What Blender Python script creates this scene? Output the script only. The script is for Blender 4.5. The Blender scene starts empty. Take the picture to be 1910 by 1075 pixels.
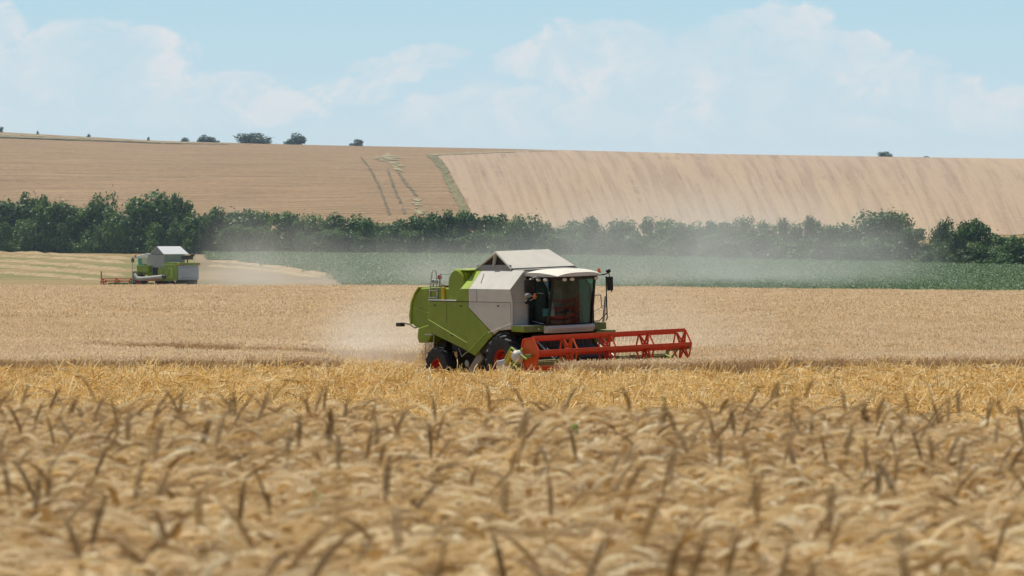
import bpy, bmesh, math, random
import numpy as np
from mathutils import Vector, Matrix, noise as mnoise
R = math.radians
PI = math.pi
scene = bpy.context.scene
COL = scene.collection
random.seed(7)
rng = np.random.default_rng(11)

# ------------------------------------------------------------------ camera model
FPX, CAMZ, EYE_ROW, CX = 9000.0, 4.4, 455.0, 955.0     # focal length in photo pixels, eye height, row of the eye level

# ------------------------------------------------------------------ helpers: tagging
def tag(o, label=None, cat=None, group=None, kind=None):
    if label: o['label'] = label
    if cat: o['category'] = cat
    if group: o['group'] = group
    if kind: o['kind'] = kind
    return o

def empty(name, loc=(0, 0, 0), rot=(0, 0, 0), parent=None):
    o = bpy.data.objects.new(name, None)
    o.location = loc; o.rotation_euler = rot
    o.empty_display_size = 0.3
    COL.objects.link(o)
    if parent: o.parent = parent
    return o

# ------------------------------------------------------------------ helpers: nodes
class NT:
    def __init__(s, tree): s.t = tree; s.n = tree.nodes; s.l = tree.links
    def new(s, typ, **kw):
        nd = s.n.new(typ)
        for k, v in kw.items(): setattr(nd, k, v)
        return nd
    def setin(s, sock, v):
        if isinstance(v, bpy.types.NodeSocket): s.l.new(v, sock)
        elif v is not None: sock.default_value = v
    def math(s, op, a, b=None, c=None, clamp=False):
        nd = s.new('ShaderNodeMath', operation=op, use_clamp=clamp)
        s.setin(nd.inputs[0], a); s.setin(nd.inputs[1], b); s.setin(nd.inputs[2], c)
        return nd.outputs[0]
    def mix(s, f, a, b, blend='MIX'):
        nd = s.new('ShaderNodeMix', data_type='RGBA', blend_type=blend)
        s.setin(nd.inputs[0], f)
        s.setin(nd.inputs[6], a if isinstance(a, bpy.types.NodeSocket) else (*a, 1))
        s.setin(nd.inputs[7], b if isinstance(b, bpy.types.NodeSocket) else (*b, 1))
        return nd.outputs[2]
    def noise(s, vec, scale, detail=3, rough=.55, dist=0):
        nd = s.new('ShaderNodeTexNoise')
        s.setin(nd.inputs['Vector'], vec)
        nd.inputs['Scale'].default_value = scale; nd.inputs['Detail'].default_value = detail
        nd.inputs['Roughness'].default_value = rough; nd.inputs['Distortion'].default_value = dist
        return nd.outputs[0]
    def mapping(s, vec, scale=(1, 1, 1), rot=(0, 0, 0), loc=(0, 0, 0)):
        nd = s.new('ShaderNodeMapping')
        s.l.new(vec, nd.inputs['Vector'])
        nd.inputs['Scale'].default_value = scale; nd.inputs['Rotation'].default_value = rot; nd.inputs['Location'].default_value = loc
        return nd.outputs[0]
    def ramp(s, fac, stops):
        nd = s.new('ShaderNodeValToRGB')
        el = nd.color_ramp.elements
        while len(el) < len(stops): el.new(0.5)
        for e, (p, c) in zip(el, stops):
            e.position = p; e.color = (*c, 1) if len(c) == 3 else c
        s.l.new(fac, nd.inputs[0])
        return nd.outputs[0]
    def sstep(s, v, a, b):
        nd = s.new('ShaderNodeMapRange', interpolation_type='SMOOTHSTEP')
        s.setin(nd.inputs[0], v); nd.inputs[1].default_value = a; nd.inputs[2].default_value = b
        return nd.outputs[0]

def new_mat(name):
    m = bpy.data.materials.new(name); m.use_nodes = True
    t = NT(m.node_tree); t.n.clear()
    out = t.new('ShaderNodeOutputMaterial')
    return m, t, out

def lin(r, g, b):
    f = lambda c: (c / 255 / 12.92) if c / 255 <= .04045 else ((c / 255 + .055) / 1.055) ** 2.4
    return (f(r), f(g), f(b))

def paint(name, col, rough=.45, dust=.35, dust_col=(.42, .33, .22), metallic=0, coat=0.0, streak=.25):
    """paint with field dust: thicker low down, on upward faces and in drifts; slight tone changes"""
    m, t, out = new_mat(name)
    b = t.new('ShaderNodeBsdfPrincipled'); b.inputs['Specular IOR Level'].default_value = .3
    tc = t.new('ShaderNodeTexCoord').outputs['Object']
    geo = t.new('ShaderNodeNewGeometry')
    n1 = t.noise(tc, 2.2, 5, .62)
    n2 = t.noise(t.mapping(tc, (9, 9, 1.1)), 1.5, 4, .6)
    n3 = t.noise(tc, 60, 3, .6)
    sep = t.new('ShaderNodeSeparateXYZ'); t.l.new(geo.outputs['Normal'], sep.inputs[0])
    up = t.math('MULTIPLY', t.math('MAXIMUM', sep.outputs[2], 0), .45)
    sz = t.new('ShaderNodeSeparateXYZ'); t.l.new(tc, sz.inputs[0])
    low = t.math('MULTIPLY', t.sstep(sz.outputs[2], 2.4, .3), .5)
    f = t.math('ADD', t.math('MULTIPLY', t.sstep(n1, .42, .72), .55), t.math('MULTIPLY', t.sstep(n2, .45, .75), streak))
    f = t.math('ADD', f, t.math('ADD', up, low))
    f = t.math('MULTIPLY', f, dust, clamp=True)
    f = t.math('MULTIPLY', f, t.math('ADD', .75, t.math('MULTIPLY', n3, .5)), clamp=True)
    tone = t.mix(t.math('MULTIPLY', t.sstep(n1, .3, .7), .5), tuple(c * .82 for c in col), tuple(min(1, c * 1.08) for c in col))
    t.l.new(t.mix(f, tone, dust_col), b.inputs['Base Color'])
    t.l.new(t.math('ADD', rough, t.math('MULTIPLY', f, .45), clamp=True), b.inputs['Roughness'])
    b.inputs['Metallic'].default_value = metallic
    b.inputs['Coat Weight'].default_value = coat
    bp = t.new('ShaderNodeBump'); bp.inputs['Strength'].default_value = .12; bp.inputs['Distance'].default_value = .02
    t.l.new(t.noise(tc, 3.5, 3), bp.inputs['Height']); t.l.new(bp.outputs[0], b.inputs['Normal'])
    t.l.new(b.outputs[0], out.inputs[0])
    return m

def plant_mat(name, stops, trans=.3, rough=.6, big=0.02, bigamt=.25, island=True, spec=.3, tint=(.75, .62, .45)):
    """thin plant matter: colour varies per piece, per clump and over the field; part of the light goes through"""
    m, t, out = new_mat(name)
    geo = t.new('ShaderNodeNewGeometry')
    oi = t.new('ShaderNodeObjectInfo')
    fac = geo.outputs['Random Per Island'] if island else oi.outputs['Random']
    fac = t.math('ADD', t.math('MULTIPLY', fac, .75), t.math('MULTIPLY', oi.outputs['Random'], .25))
    c = t.ramp(fac, stops)
    n = t.noise(geo.outputs['Position'], big, 4, .6)
    c = t.mix(t.math('MULTIPLY', t.sstep(n, .35, .7), bigamt), c, t.mix(1.0, c, tint, 'MULTIPLY'))
    b = t.new('ShaderNodeBsdfPrincipled')
    t.l.new(c, b.inputs['Base Color']); b.inputs['Roughness'].default_value = rough
    b.inputs['Specular IOR Level'].default_value = spec
    tr = t.new('ShaderNodeBsdfTranslucent'); t.l.new(c, tr.inputs[0])
    mx = t.new('ShaderNodeMixShader'); mx.inputs[0].default_value = trans
    t.l.new(b.outputs[0], mx.inputs[1]); t.l.new(tr.outputs[0], mx.inputs[2])
    t.l.new(mx.outputs[0], out.inputs[0])
    return m

M = {}
M['green'] = paint('green_paint', (.225, .315, .004), .42, .09, coat=.1)
M['lime'] = paint('lime_sunlit_green_paint', (.36, .52, .045), .4, .35)  # brighter copy of the green: sunlight put into edges and tops; also header trim
M['crease'] = paint('green_crease_highlight', (.32, .44, .03), .4, .2)  # lighter green for pressed creases, their highlight put into the colour
M['olive'] = paint('dusty_green_paint', (.17, .24, .045), .5, .45)
M['white'] = paint('dusty_white_paint', (.64, .615, .54), .42, .35, dust_col=(.50, .455, .35))
M['roof_white'] = paint('sunlit_white_paint', (.70, .67, .58), .5, .5, dust_col=(.60, .52, .39))  # lighter copy of the white, with sunlight put into the colour
M['grey'] = paint('grey_steel', (.28, .29, .30), .5, .5)
M['zinc'] = paint('galvanised_steel', (.5, .5, .48), .35, .3, metallic=.6)
M['black'] = paint('black_plastic', (.012, .012, .014), .45, .12)
M['dark'] = paint('dark_chassis', (.016, .016, .018), .6, .12)
M['rubber'] = paint('tyre_rubber', (.020, .024, .032), .55, .10, dust_col=(.20, .17, .13))
M['red'] = paint('red_paint', (.74, .065, .014), .42, .10)
M['rimred'] = paint('rim_red_paint', (.42, .010, .012), .45, .06)
M['orange'] = paint('orange_red_paint', (.80, .12, .012), .45, .12, dust_col=(.45, .2, .08))
M['yellow'] = paint('yellow_paint', (.62, .42, .02), .5, .3)
M['seatred'] = paint('red_fabric', (.22, .02, .03), .8, .05)
M['seat'] = paint('grey_fabric', (.10, .11, .12), .8, .05)
M['skyblue'] = paint('pale_blue_grey_panel', (.50, .55, .60), .5, .25)

def simple(name, col, rough=.5, emit=None, metallic=0):
    m, t, out = new_mat(name)
    b = t.new('ShaderNodeBsdfPrincipled'); b.inputs['Base Color'].default_value = (*col, 1)
    b.inputs['Roughness'].default_value = rough; b.inputs['Metallic'].default_value = metallic
    n = t.noise(t.new('ShaderNodeTexCoord').outputs['Object'], 8, 3)
    t.l.new(t.mix(t.math('MULTIPLY', n, .3), col, tuple(c * .6 for c in col)), b.inputs['Base Color'])
    t.l.new(b.outputs[0], out.inputs[0])
    return m
M['sheet'] = paint('sunlit_cab_roof_sheet', (.82, .81, .78), .5, .15)  # brightest white: sun on the far cab roof put into the colour
M['shade'] = paint('shaded_grey_panel', (.36, .37, .36), .5, .3)  # greyer tone with the shade on the far machine's sides put in
M['beacon'] = simple('amber_plastic', (.85, .16, .01), .25)
M['lamp'] = simple('lamp_glass', (.75, .68, .6), .15)
M['mirror'] = simple('mirror_glass', (.6, .65, .7), .05, metallic=1)

def glass_mat(name, tint, clear):
    m, t, out = new_mat(name)
    g = t.new('ShaderNodeBsdfGlossy'); g.inputs['Roughness'].default_value = .03; g.inputs[0].default_value = (.8, .9, .92, 1)
    tr = t.new('ShaderNodeBsdfTransparent'); tr.inputs[0].default_value = (*tint, 1)
    df = t.new('ShaderNodeBsdfDiffuse'); df.inputs[0].default_value = (.25, .22, .17, 1)
    n = t.noise(t.new('ShaderNodeTexCoord').outputs['Object'], 1.8, 4)
    m2 = t.new('ShaderNodeMixShader'); t.l.new(t.math('MULTIPLY', t.sstep(n, .4, .8), .10), m2.inputs[0])
    t.l.new(tr.outputs[0], m2.inputs[1]); t.l.new(df.outputs[0], m2.inputs[2])
    fr = t.new('ShaderNodeFresnel'); fr.inputs[0].default_value = 1.5
    mx = t.new('ShaderNodeMixShader'); t.l.new(t.math('ADD', t.math('MULTIPLY', fr.outputs[0], .45), clear, clamp=True), mx.inputs[0])
    t.l.new(m2.outputs[0], mx.inputs[1]); t.l.new(g.outputs[0], mx.inputs[2])
    t.l.new(mx.outputs[0], out.inputs[0])
    return m
M['glass'] = glass_mat('tinted_cab_glass', (.40, .78, .74), .03)

# ------------------------------------------------------------------ helpers: mesh builder
class MB:
    def __init__(s): s.v = []; s.f = []
    def add(s, vs, fs):
        o = len(s.v); s.v += [tuple(v) for v in vs]; s.f += [tuple(i + o for i in f) for f in fs]; return s
    def box(s, a, b):
        x0, y0, z0 = a; x1, y1, z1 = b
        return s.add([(x0, y0, z0), (x1, y0, z0), (x1, y1, z0), (x0, y1, z0), (x0, y0, z1), (x1, y0, z1), (x1, y1, z1), (x0, y1, z1)],
                     [(0, 3, 2, 1), (4, 5, 6, 7), (0, 1, 5, 4), (1, 2, 6, 5), (2, 3, 7, 6), (3, 0, 4, 7)])
    def prism(s, prof, y0, y1, inset=None):
        """profile in x,z extruded from y0 to y1"""
        n = len(prof)
        p2 = inset or prof
        vs = [(x, y0, z) for x, z in prof] + [(x, y1, z) for x, z in p2]
        return s.add(vs, [tuple(range(n)), tuple(range(2 * n - 1, n - 1, -1))] + [(i, i + n, (i + 1) % n + n, (i + 1) % n) for i in range(n)])
    def xprism(s, prof, x0, x1):
        n = len(prof)
        vs = [(x0, y, z) for y, z in prof] + [(x1, y, z) for y, z in prof]
        return s.add(vs, [tuple(range(n - 1, -1, -1)), tuple(range(n, 2 * n))] + [(i, (i + 1) % n, (i + 1) % n + n, i + n) for i in range(n)])
    def tube(s, pts, r, n=8, r2=None):
        pts = [Vector(p) for p in pts]; rings = []
        for i, p in enumerate(pts):
            d = (pts[min(i + 1, len(pts) - 1)] - pts[max(i - 1, 0)]).normalized()
            a = d.cross(Vector((0, 0, 1)))
            if a.length < .05: a = d.cross(Vector((1, 0, 0)))
            a.normalize(); b = d.cross(a)
            rr = r if r2 is None else r + (r2 - r) * i / (len(pts) - 1)
            rings.append([p + a * rr * math.cos(2 * PI * k / n) + b * rr * math.sin(2 * PI * k / n) for k in range(n)])
        vs = [v for rg in rings for v in rg]
        fs = [(i * n + k, i * n + (k + 1) % n, (i + 1) * n + (k + 1) % n, (i + 1) * n + k) for i in range(len(pts) - 1) for k in range(n)]
        fs += [tuple(range(n - 1, -1, -1)), tuple(range((len(pts) - 1) * n, len(pts) * n))]
        return s.add(vs, fs)
    def lathe_y(s, prof, c, n=36):
        """profile [(radius, y)] turned about the y axis at c"""
        m = len(prof); vs = []
        for k in range(n):
            a = 2 * PI * k / n
            vs += [(c[0] + r * math.cos(a), c[1] + y, c[2] + r * math.sin(a)) for r, y in prof]
        fs = [(k * m + j, ((k + 1) % n) * m + j, ((k + 1) % n) * m + j + 1, k * m + j + 1) for k in range(n) for j in range(m - 1)]
        return s.add(vs, fs)
    def bar(s, p, q, w, h, up=(0, 0, 1)):
        p, q = Vector(p), Vector(q); d = (q - p).normalized(); a = d.cross(Vector(up))
        if a.length < .01: a = d.cross(Vector((1, 0, 0)))
        a.normalize(); b = a.cross(d)
        a *= w / 2; b *= h / 2
        vs = [p - a - b, p + a - b, p + a + b, p - a + b, q - a - b, q + a - b, q + a + b, q - a + b]
        return s.add(vs, [(0, 3, 2, 1), (4, 5, 6, 7), (0, 1, 5, 4), (1, 2, 6, 5), (2, 3, 7, 6), (3, 0, 4, 7)])
    def ell(s, c, r, nu=14, nv=8):
        vs = []; fs = []
        for j in range(nv + 1):
            ph = PI * j / nv
            for i in range(nu):
                th = 2 * PI * i / nu
                vs.append((c[0] + r[0] * math.sin(ph) * math.cos(th), c[1] + r[1] * math.sin(ph) * math.sin(th), c[2] + r[2] * math.cos(ph)))
        for j in range(nv):
            for i in range(nu): fs.append((j * nu + i, j * nu + (i + 1) % nu, (j + 1) * nu + (i + 1) % nu, (j + 1) * nu + i))
        return s.add(vs, fs)
    def build(s, name, mat, parent=None, bevel=0, smooth=False, seg=2):
        me = bpy.data.meshes.new(name); me.from_pydata(s.v, [], s.f); me.materials.append(mat)
        bm = bmesh.new(); bm.from_mesh(me)
        bmesh.ops.remove_doubles(bm, verts=bm.verts, dist=1e-5)
        bmesh.ops.recalc_face_normals(bm, faces=bm.faces)
        bm.to_mesh(me); bm.free()
        o = bpy.data.objects.new(name, me); COL.objects.link(o)
        if parent: o.parent = parent
        if bevel:
            md = o.modifiers.new('bevel', 'BEVEL'); md.width = bevel; md.segments = seg; md.limit_method = 'ANGLE'; md.angle_limit = R(25)
        if smooth or bevel:
            me.polygons.foreach_set('use_smooth', [True] * len(me.polygons))
            try: me.set_sharp_from_angle(angle=R(35))
            except Exception: pass
        return o

# ------------------------------------------------------------------ the lie of the land
def lerp(x, xs, ys): return float(np.interp(x, xs, ys))
AZ = [-.107, 0, .107]
def Yb(az): return lerp(az, AZ, [432, 421, 372])          # far edge of the standing wheat
def Yh(az): return lerp(az, AZ, [650, 602, 532])          # line of the hedge
def zh(az): return lerp(az, AZ, [3.25, 2.85, 1.75])
YC = 1200.0
def zc(az):
    px = [-.107, -.073, -.04, 0, .04, .107]
    rows = [246, 263, 271, 278, 287.5, 297]
    return CAMZ + (EYE_ROW - lerp(az, px, rows)) * YC / FPX
def sm(t): t = min(1, max(0, t)); return t * t * (3 - 2 * t)
def G(x, y):
    """ground height"""
    y0 = max(y, 1.0); az = max(-.16, min(.16, x / max(y0, 40)))
    yb, yh = Yb(az), Yh(az)
    if y <= yb:
        z = lerp(y, [0, 25, 28, 40, 60, 80, 108, 122, 134, 139, 144, 149, 160, 200, 440],
                    [2.8, 2.77, 2.5, 1.7, 1.0, .56, .40, .40, .42, .36, .24, .15, .08, 0, 0])
        if y < 30: z += -.012 * x
        if 100 < y < 150:
            w = math.exp(-((y - 132) / 14) ** 2)
            z += w * (.10 * mnoise.noise((x * .13, y * .25, 3)) + .05 * mnoise.noise((x * .6, y * .9, 8)))
            z += .11 * math.exp(-((y - 126 + .10 * x) / 1.6) ** 2) + .10 * math.exp(-((y - 135 + .12 * x) / 1.7) ** 2)
            z += .08 * sm((x - 6) / 8) * math.exp(-((y - 130) / 9) ** 2) - .15 * math.exp(-((x - 0) / 6) ** 2) * w
        d2 = (x - .6) ** 2 / 30 + (y - 151) ** 2 / 26
        z -= .28 * math.exp(-d2)
        z += .02 * mnoise.noise((x * .3, y * .3, 0))
        return z
    if y <= yh:
        t = (y - yb) / (yh - yb)
        return zh(az) * (t ** 1.25)
    t = (y - yh) / (YC - yh)
    if t <= 1:
        u = sm((t - .9) / .1) * .1
        return zh(az) + (zc(az) - zh(az)) * (t * (1.33 - .33 * t)) + .25 * mnoise.noise((x * .01, y * .01, 2)) * (1 - t) * 2
    return zc(az) - (y - YC) * .03 - ((y - YC) / 900) ** 2 * 20
def row_of(x, y, z): return EYE_ROW + (CAMZ - z) * FPX / y
def px_of(x, y): return CX + FPX * x / y
def at(px, row, y0=None, y1=None, dz=0):
    """the point of the ground seen at a place of the photograph: nearest hit between y0 and y1"""
    az = (px - CX) / FPX
    y0 = y0 or Yb(az); y1 = y1 or YC
    prev = y0; n = 300
    for i in range(n + 1):
        y = y0 + (y1 - y0) * i / n
        if row_of(0, y, G(az * y, y) + dz) <= row:
            lo, hi = prev, y
            for _ in range(20):
                m = (lo + hi) / 2
                if row_of(0, m, G(az * m, m) + dz) <= row: hi = m
                else: lo = m
            y = hi; break
        prev = y
    return Vector((az * y, y, G(az * y, y)))

# ------------------------------------------------------------------ ground sheets
def fan_sheet(name, mat, ys, azl, azr, n, dz=0.0):
    """sheet between two side limits (functions of y giving x) draped on the land"""
    vs = []; fs = []
    for y in ys:
        xl, xr = azl(y), azr(y)
        for i in range(n + 1):
            x = xl + (xr - xl) * i / n
            vs.append((x, y, G(x, y) + dz))
    for j in range(len(ys) - 1):
        for i in range(n):
            a = j * (n + 1) + i; fs.append((a, a + 1, a + n + 2, a + n + 1))
    me = bpy.data.meshes.new(name); me.from_pydata(vs, [], fs); me.materials.append(mat)
    me.polygons.foreach_set('use_smooth', [True] * len(me.polygons))
    o = bpy.data.objects.new(name, me); COL.objects.link(o)
    return o

def ground_mat(name, c1, c2, c3, s1=.3, s2=6, stretch=(1, 1, 1), bump=.5, rot=0, contrast=(.35, .65), ragged=None):
    m, t, out = new_mat(name)
    b = t.new('ShaderNodeBsdfPrincipled'); b.inputs['Roughness'].default_value = .95; b.inputs['Specular IOR Level'].default_value = .1
    pos = t.new('ShaderNodeNewGeometry').outputs['Position']
    v = t.mapping(pos, stretch, (0, 0, rot))
    n1 = t.noise(v, s1, 6, .65); n2 = t.noise(pos, s2, 4, .7)
    c = t.mix(t.sstep(n1, *contrast), c1, c2)
    c = t.mix(t.sstep(n2, .45, .7), c, c3)
    t.l.new(c, b.inputs['Base Color'])
    bp = t.new('ShaderNodeBump'); bp.inputs['Strength'].default_value = bump; bp.inputs['Distance'].default_value = .1
    t.l.new(n2, bp.inputs['Height']); t.l.new(bp.outputs[0], b.inputs['Normal'])
    if ragged:
        tp = t.new('ShaderNodeBsdfTransparent'); mx = t.new('ShaderNodeMixShader')
        t.l.new(t.sstep(t.noise(t.mapping(pos, (1, .3, 1)), ragged[0], 5, .7), ragged[1], ragged[1] + .1), mx.inputs[0])
        t.l.new(tp.outputs[0], mx.inputs[1]); t.l.new(b.outputs[0], mx.inputs[2]); t.l.new(mx.outputs[0], out.inputs[0])
        return m
    t.l.new(b.outputs[0], out.inputs[0])
    return m

ys_near = list(np.concatenate([np.arange(-20, 30, 2.0), np.arange(30, 100, 5.0), np.arange(100, 165, .8), np.arange(165, 360, 8.0), np.arange(360, 668, 4.0)]))
gm = ground_mat('straw_soil', (.32, .22, .08), (.18, .115, .045), (.42, .31, .14), .8, 9)
o = fan_sheet('ground', gm, ys_near, lambda y: -max(60, y * .55), lambda y: max(60, y * .55), 160)
tag(o, kind='structure')

# hillside beyond the hedge
def hill_mat():
    m, t, out = new_mat('ripe_field_on_hill')
    b = t.new('ShaderNodeBsdfPrincipled'); b.inputs['Roughness'].default_value = 1; b.inputs['Specular IOR Level'].default_value = .05
    pos = t.new('ShaderNodeNewGeometry').outputs['Position']
    warp = t.noise(pos, .012, 3, .5)
    sep = t.new('ShaderNodeSeparateXYZ'); t.l.new(pos, sep.inputs[0])
    cmb = t.new('ShaderNodeCombineXYZ')
    t.l.new(sep.outputs[0], cmb.inputs[0]); t.l.new(t.math('ADD', sep.outputs[1], t.math('MULTIPLY', warp, 40)), cmb.inputs[1])
    v = t.mapping(cmb.outputs[0], (.035, .30, 0), (0, 0, .04))
    v2 = t.mapping(cmb.outputs[0], (.010, .075, 0), (0, 0, -.03))
    n1 = t.noise(v, 1, 6, .68); n2 = t.noise(v2, 1, 3, .55); n3 = t.noise(pos, .9, 5, .75); n4 = t.noise(t.mapping(cmb.outputs[0], (.06, .5, 0)), 1, 4, .7)
    c = t.mix(t.sstep(n1, .38, .66), (.160, .106, .058), (.305, .212, .122))
    c = t.mix(t.math('MULTIPLY', t.sstep(n2, .35, .7), .5), c, (.235, .155, .080))
    c = t.mix(t.math('MULTIPLY', t.sstep(n3, .42, .66), .40), c, (.45, .335, .205))
    c = t.mix(t.math('MULTIPLY', t.sstep(t.noise(t.mapping(pos, (.5, .35, 1)), 1.2, 4, .8), .54, .68), .42), c, (.14, .095, .06))
    c = t.mix(t.math('MULTIPLY', t.sstep(n4, .56, .64), .75), c, (.12, .08, .065))
    t.l.new(c, b.inputs['Base Color'])
    bp = t.new('ShaderNodeBump'); bp.inputs['Strength'].default_value = .5; bp.inputs['Distance'].default_value = .5
    t.l.new(n1, bp.inputs['Height']); t.l.new(bp.outputs[0], b.inputs['Normal'])
    t.l.new(b.outputs[0], out.inputs[0]); return m
def hill_mat_right():
    m, t, out = new_mat('pale_field_on_hill')
    b = t.new('ShaderNodeBsdfPrincipled'); b.inputs['Roughness'].default_value = 1; b.inputs['Specular IOR Level'].default_value = .05
    pos = t.new('ShaderNodeNewGeometry').outputs['Position']
    sep = t.new('ShaderNodeSeparateXYZ'); t.l.new(pos, sep.inputs[0])
    cmb = t.new('ShaderNodeCombineXYZ')
    # the drill rows fan out a little up the slope
    k = t.math('DIVIDE', t.math('SUBTRACT', sep.outputs[0], 11), t.math('MULTIPLY', sep.outputs[1], .001))
    t.l.new(k, cmb.inputs[0]); t.l.new(sep.outputs[1], cmb.inputs[1])
    v = cmb.outputs[0]
    n1 = t.noise(t.mapping(v, (.55, .0028, 0)), 1, 3, .6)
    n2 = t.noise(t.mapping(v, (.10, .0012, 0)), 1, 3, .5)
    n3 = t.noise(pos, .9, 5, .75)
    n5 = t.noise(t.mapping(v, (.70, .0040, 0)), 1, 3, .6)
    n6 = t.noise(pos, .03, 3, .6)
    c = t.mix(t.sstep(n1, .36, .56), (.270, .196, .134), (.335, .248, .170))
    c = t.mix(t.math('MULTIPLY', t.sstep(n2, .50, .70), .55), c, (.42, .315, .185))
    c = t.mix(t.math('MULTIPLY', t.sstep(n3, .42, .66), .45), c, (.46, .36, .245))
    c = t.mix(t.math('MULTIPLY', t.sstep(t.noise(t.mapping(pos, (1, .35, 1)), 1.4, 4, .8), .54, .68), .40), c, (.21, .15, .11))
    c = t.mix(t.math('MULTIPLY', t.math('MULTIPLY', t.sstep(n5, .54, .68), t.sstep(n6, .38, .66)), .42), c, (.140, .108, .088))
    n7 = t.noise(pos, .022, 4, .6)
    c = t.mix(t.math('MULTIPLY', t.sstep(n7, .68, .76), .45), c, (.24, .24, .15))
    t.l.new(c, b.inputs['Base Color'])
    bp = t.new('ShaderNodeBump'); bp.inputs['Strength'].default_value = .4; bp.inputs['Distance'].default_value = .5
    t.l.new(n1, bp.inputs['Height']); t.l.new(bp.outputs[0], b.inputs['Normal'])
    t.l.new(b.outputs[0], out.inputs[0]); return m

ys_hill = list(np.concatenate([[526, 540, 560, 600, 640], np.arange(660, 1200, 12.0), np.arange(1200, 1260, 10.0), np.arange(1280, 3300, 120.0)]))
def G_hill(x, y): return G(x, y)
tag(fan_sheet('hillside', hill_mat(), [y for y in ys_hill if y > 660], lambda y: -y * .5, lambda y: y * .5, 150), kind='structure')
far_gm = M_far = None
# boundary line between the two fields of the hill, from the crest down to the hedge
bpts = [(803, 289), (815, 299), (826, 315), (836, 335), (846, 355), (857, 375), (866, 395), (872, 412)]
bw = [at(*p, y0=640) for p in bpts]
bys = [p.y for p in bw][::-1]; bxs = [p.x for p in bw][::-1]
ys_r = [y for y in np.arange(612, bys[-1], 6.0)] + [bys[-1]] + list(np.arange(bys[-1] + 6, 1204, 6.0))
bys.append(1204); bxs.append(12.0)
o = fan_sheet('pale_hillside', hill_mat_right(), ys_r, lambda y: lerp(y, bys, bxs) + 1.0, lambda y: y * .5, 150, .06)
tag(o, kind='structure')

def strip(name, mat, pts, widths, dz, label=None, cat=None, wob=0.0, across='x'):
    """ribbon of ground following a line of points"""
    vs = []; fs = []; dense = []
    for i in range(len(pts) - 1):
        n = 14
        for k in range(n): dense.append((pts[i].lerp(pts[i + 1], k / n), widths[i] + (widths[i + 1] - widths[i]) * k / n))
    dense.append((pts[-1], widths[-1]))
    for i, (p, w) in enumerate(dense):
        w1 = w * (1 + wob * mnoise.noise((i * .35, 3.3, 1))); w2 = w * (1 + wob * mnoise.noise((i * .35, 9.3, 4)))
        if across == 'x': a, b = (p.x - w1 / 2, p.y), (p.x + w2 / 2, p.y)
        else: a, b = (p.x, p.y - w1 / 2), (p.x, p.y + w2 / 2)
        for s in range(4):
            x = a[0] + (b[0] - a[0]) * s / 3; y = a[1] + (b[1] - a[1]) * s / 3
            vs.append((x, y, G(x, y) + dz))
    for i in range(len(dense) - 1):
        for s in range(3): fs.append((i * 4 + s, i * 4 + s + 1, i * 4 + s + 5, i * 4 + s + 4))
    me = bpy.data.meshes.new(name); me.from_pydata(vs, [], fs); me.materials.append(mat)
    o = bpy.data.objects.new(name, me); COL.objects.link(o)
    return o
grass_m = ground_mat('dry_grass', (.12, .12, .05), (.20, .17, .09), (.24, .21, .12), .15, 1.2, ragged=(.6, .36))
pale_m = ground_mat('pale_green_weeds', (.24, .22, .12), (.32, .25, .15), (.33, .34, .21), .4, 1.6, ragged=(.45, .44))
track_m = ground_mat('wheel_track', (.12, .11, .07), (.20, .15, .10), (.14, .15, .08), .1, 1.2, ragged=(.5, .43))
tag(strip('grass_strip', grass_m, bw, [2.4, 1.8, 1.6, 1.4, 1.4, 1.4, 1.4, 1.4], .12, wob=.7), kind='structure')
crest = [at(p, r, y0=900) for p, r in [(803, 290), (850, 288), (900, 286.2), (950, 284.5), (1000, 283), (1040, 283.5)]]
tag(strip('grass_strip', pale_m, crest, [20, 26, 22, 18, 16, 8], .18, wob=.5, across='y'), kind='structure')
lc = [at(p, r, y0=900) for p, r in [(-30, 254), (60, 256), (150, 260), (240, 264), (330, 267.5), (420, 269), (470, 270.3)]]
tag(strip('grass_strip', pale_m, lc, [70, 60, 44, 34, 20, 14, 5], .18, wob=.15, across='y'), kind='structure')
lc2 = [at(p, r, y0=900) for p, r in [(-30, 257), (60, 259), (150, 262.5), (240, 265.5), (330, 269), (440, 270.5)]]
tag(strip('grass_strip', grass_m, lc2, [14, 14, 12, 9, 6, 3], .26, wob=.3, across='y'), kind='structure')
for i, (pl, w) in enumerate([([(672, 293), (690, 315), (705, 345), (718, 375), (726, 402)], .7),
                             ([(722, 315), (733, 345), (745, 375), (756, 400)], .7),
                             ([(738, 315), (752, 335), (765, 352), (778, 368)], .9)]):
    tag(strip('wheel_track', track_m, [at(*p, y0=640) for p in pl], [w * .62] * len(pl), .10, wob=1.1), kind='structure')
def patch(pts, name='weed_patch'):
    ps = [at(*p, y0=640) for p in pts]
    c = sum(ps, Vector()) / len(ps)
    mb = MB(); ring = []
    for i in range(len(ps)):
        for k in range(5):
            p = ps[i].lerp(ps[(i + 1) % len(ps)], k / 5); j = 1 + .8 * mnoise.noise((p.x * .9, p.y * .3, 5)) + .4 * mnoise.noise((k * 3.3, i * 5.1, 2))
            q = c + (p - c) * j; ring.append((q.x, q.y, G(q.x, q.y) + .14))
    mb.add([(c.x, c.y, G(c.x, c.y) + .14)] + ring, [(0, i + 1, (i + 1) % len(ring) + 1) for i in range(len(ring))])
    tag(mb.build(name, pale_m), kind='structure')
patch([(693, 296), (712, 290), (741, 291), (745, 303), (750, 317), (733, 315), (722, 303), (700, 300)])
patch([(762, 370), (784, 372), (792, 386), (776, 388)])
patch([(772, 392), (796, 394), (800, 402), (776, 402)])

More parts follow.
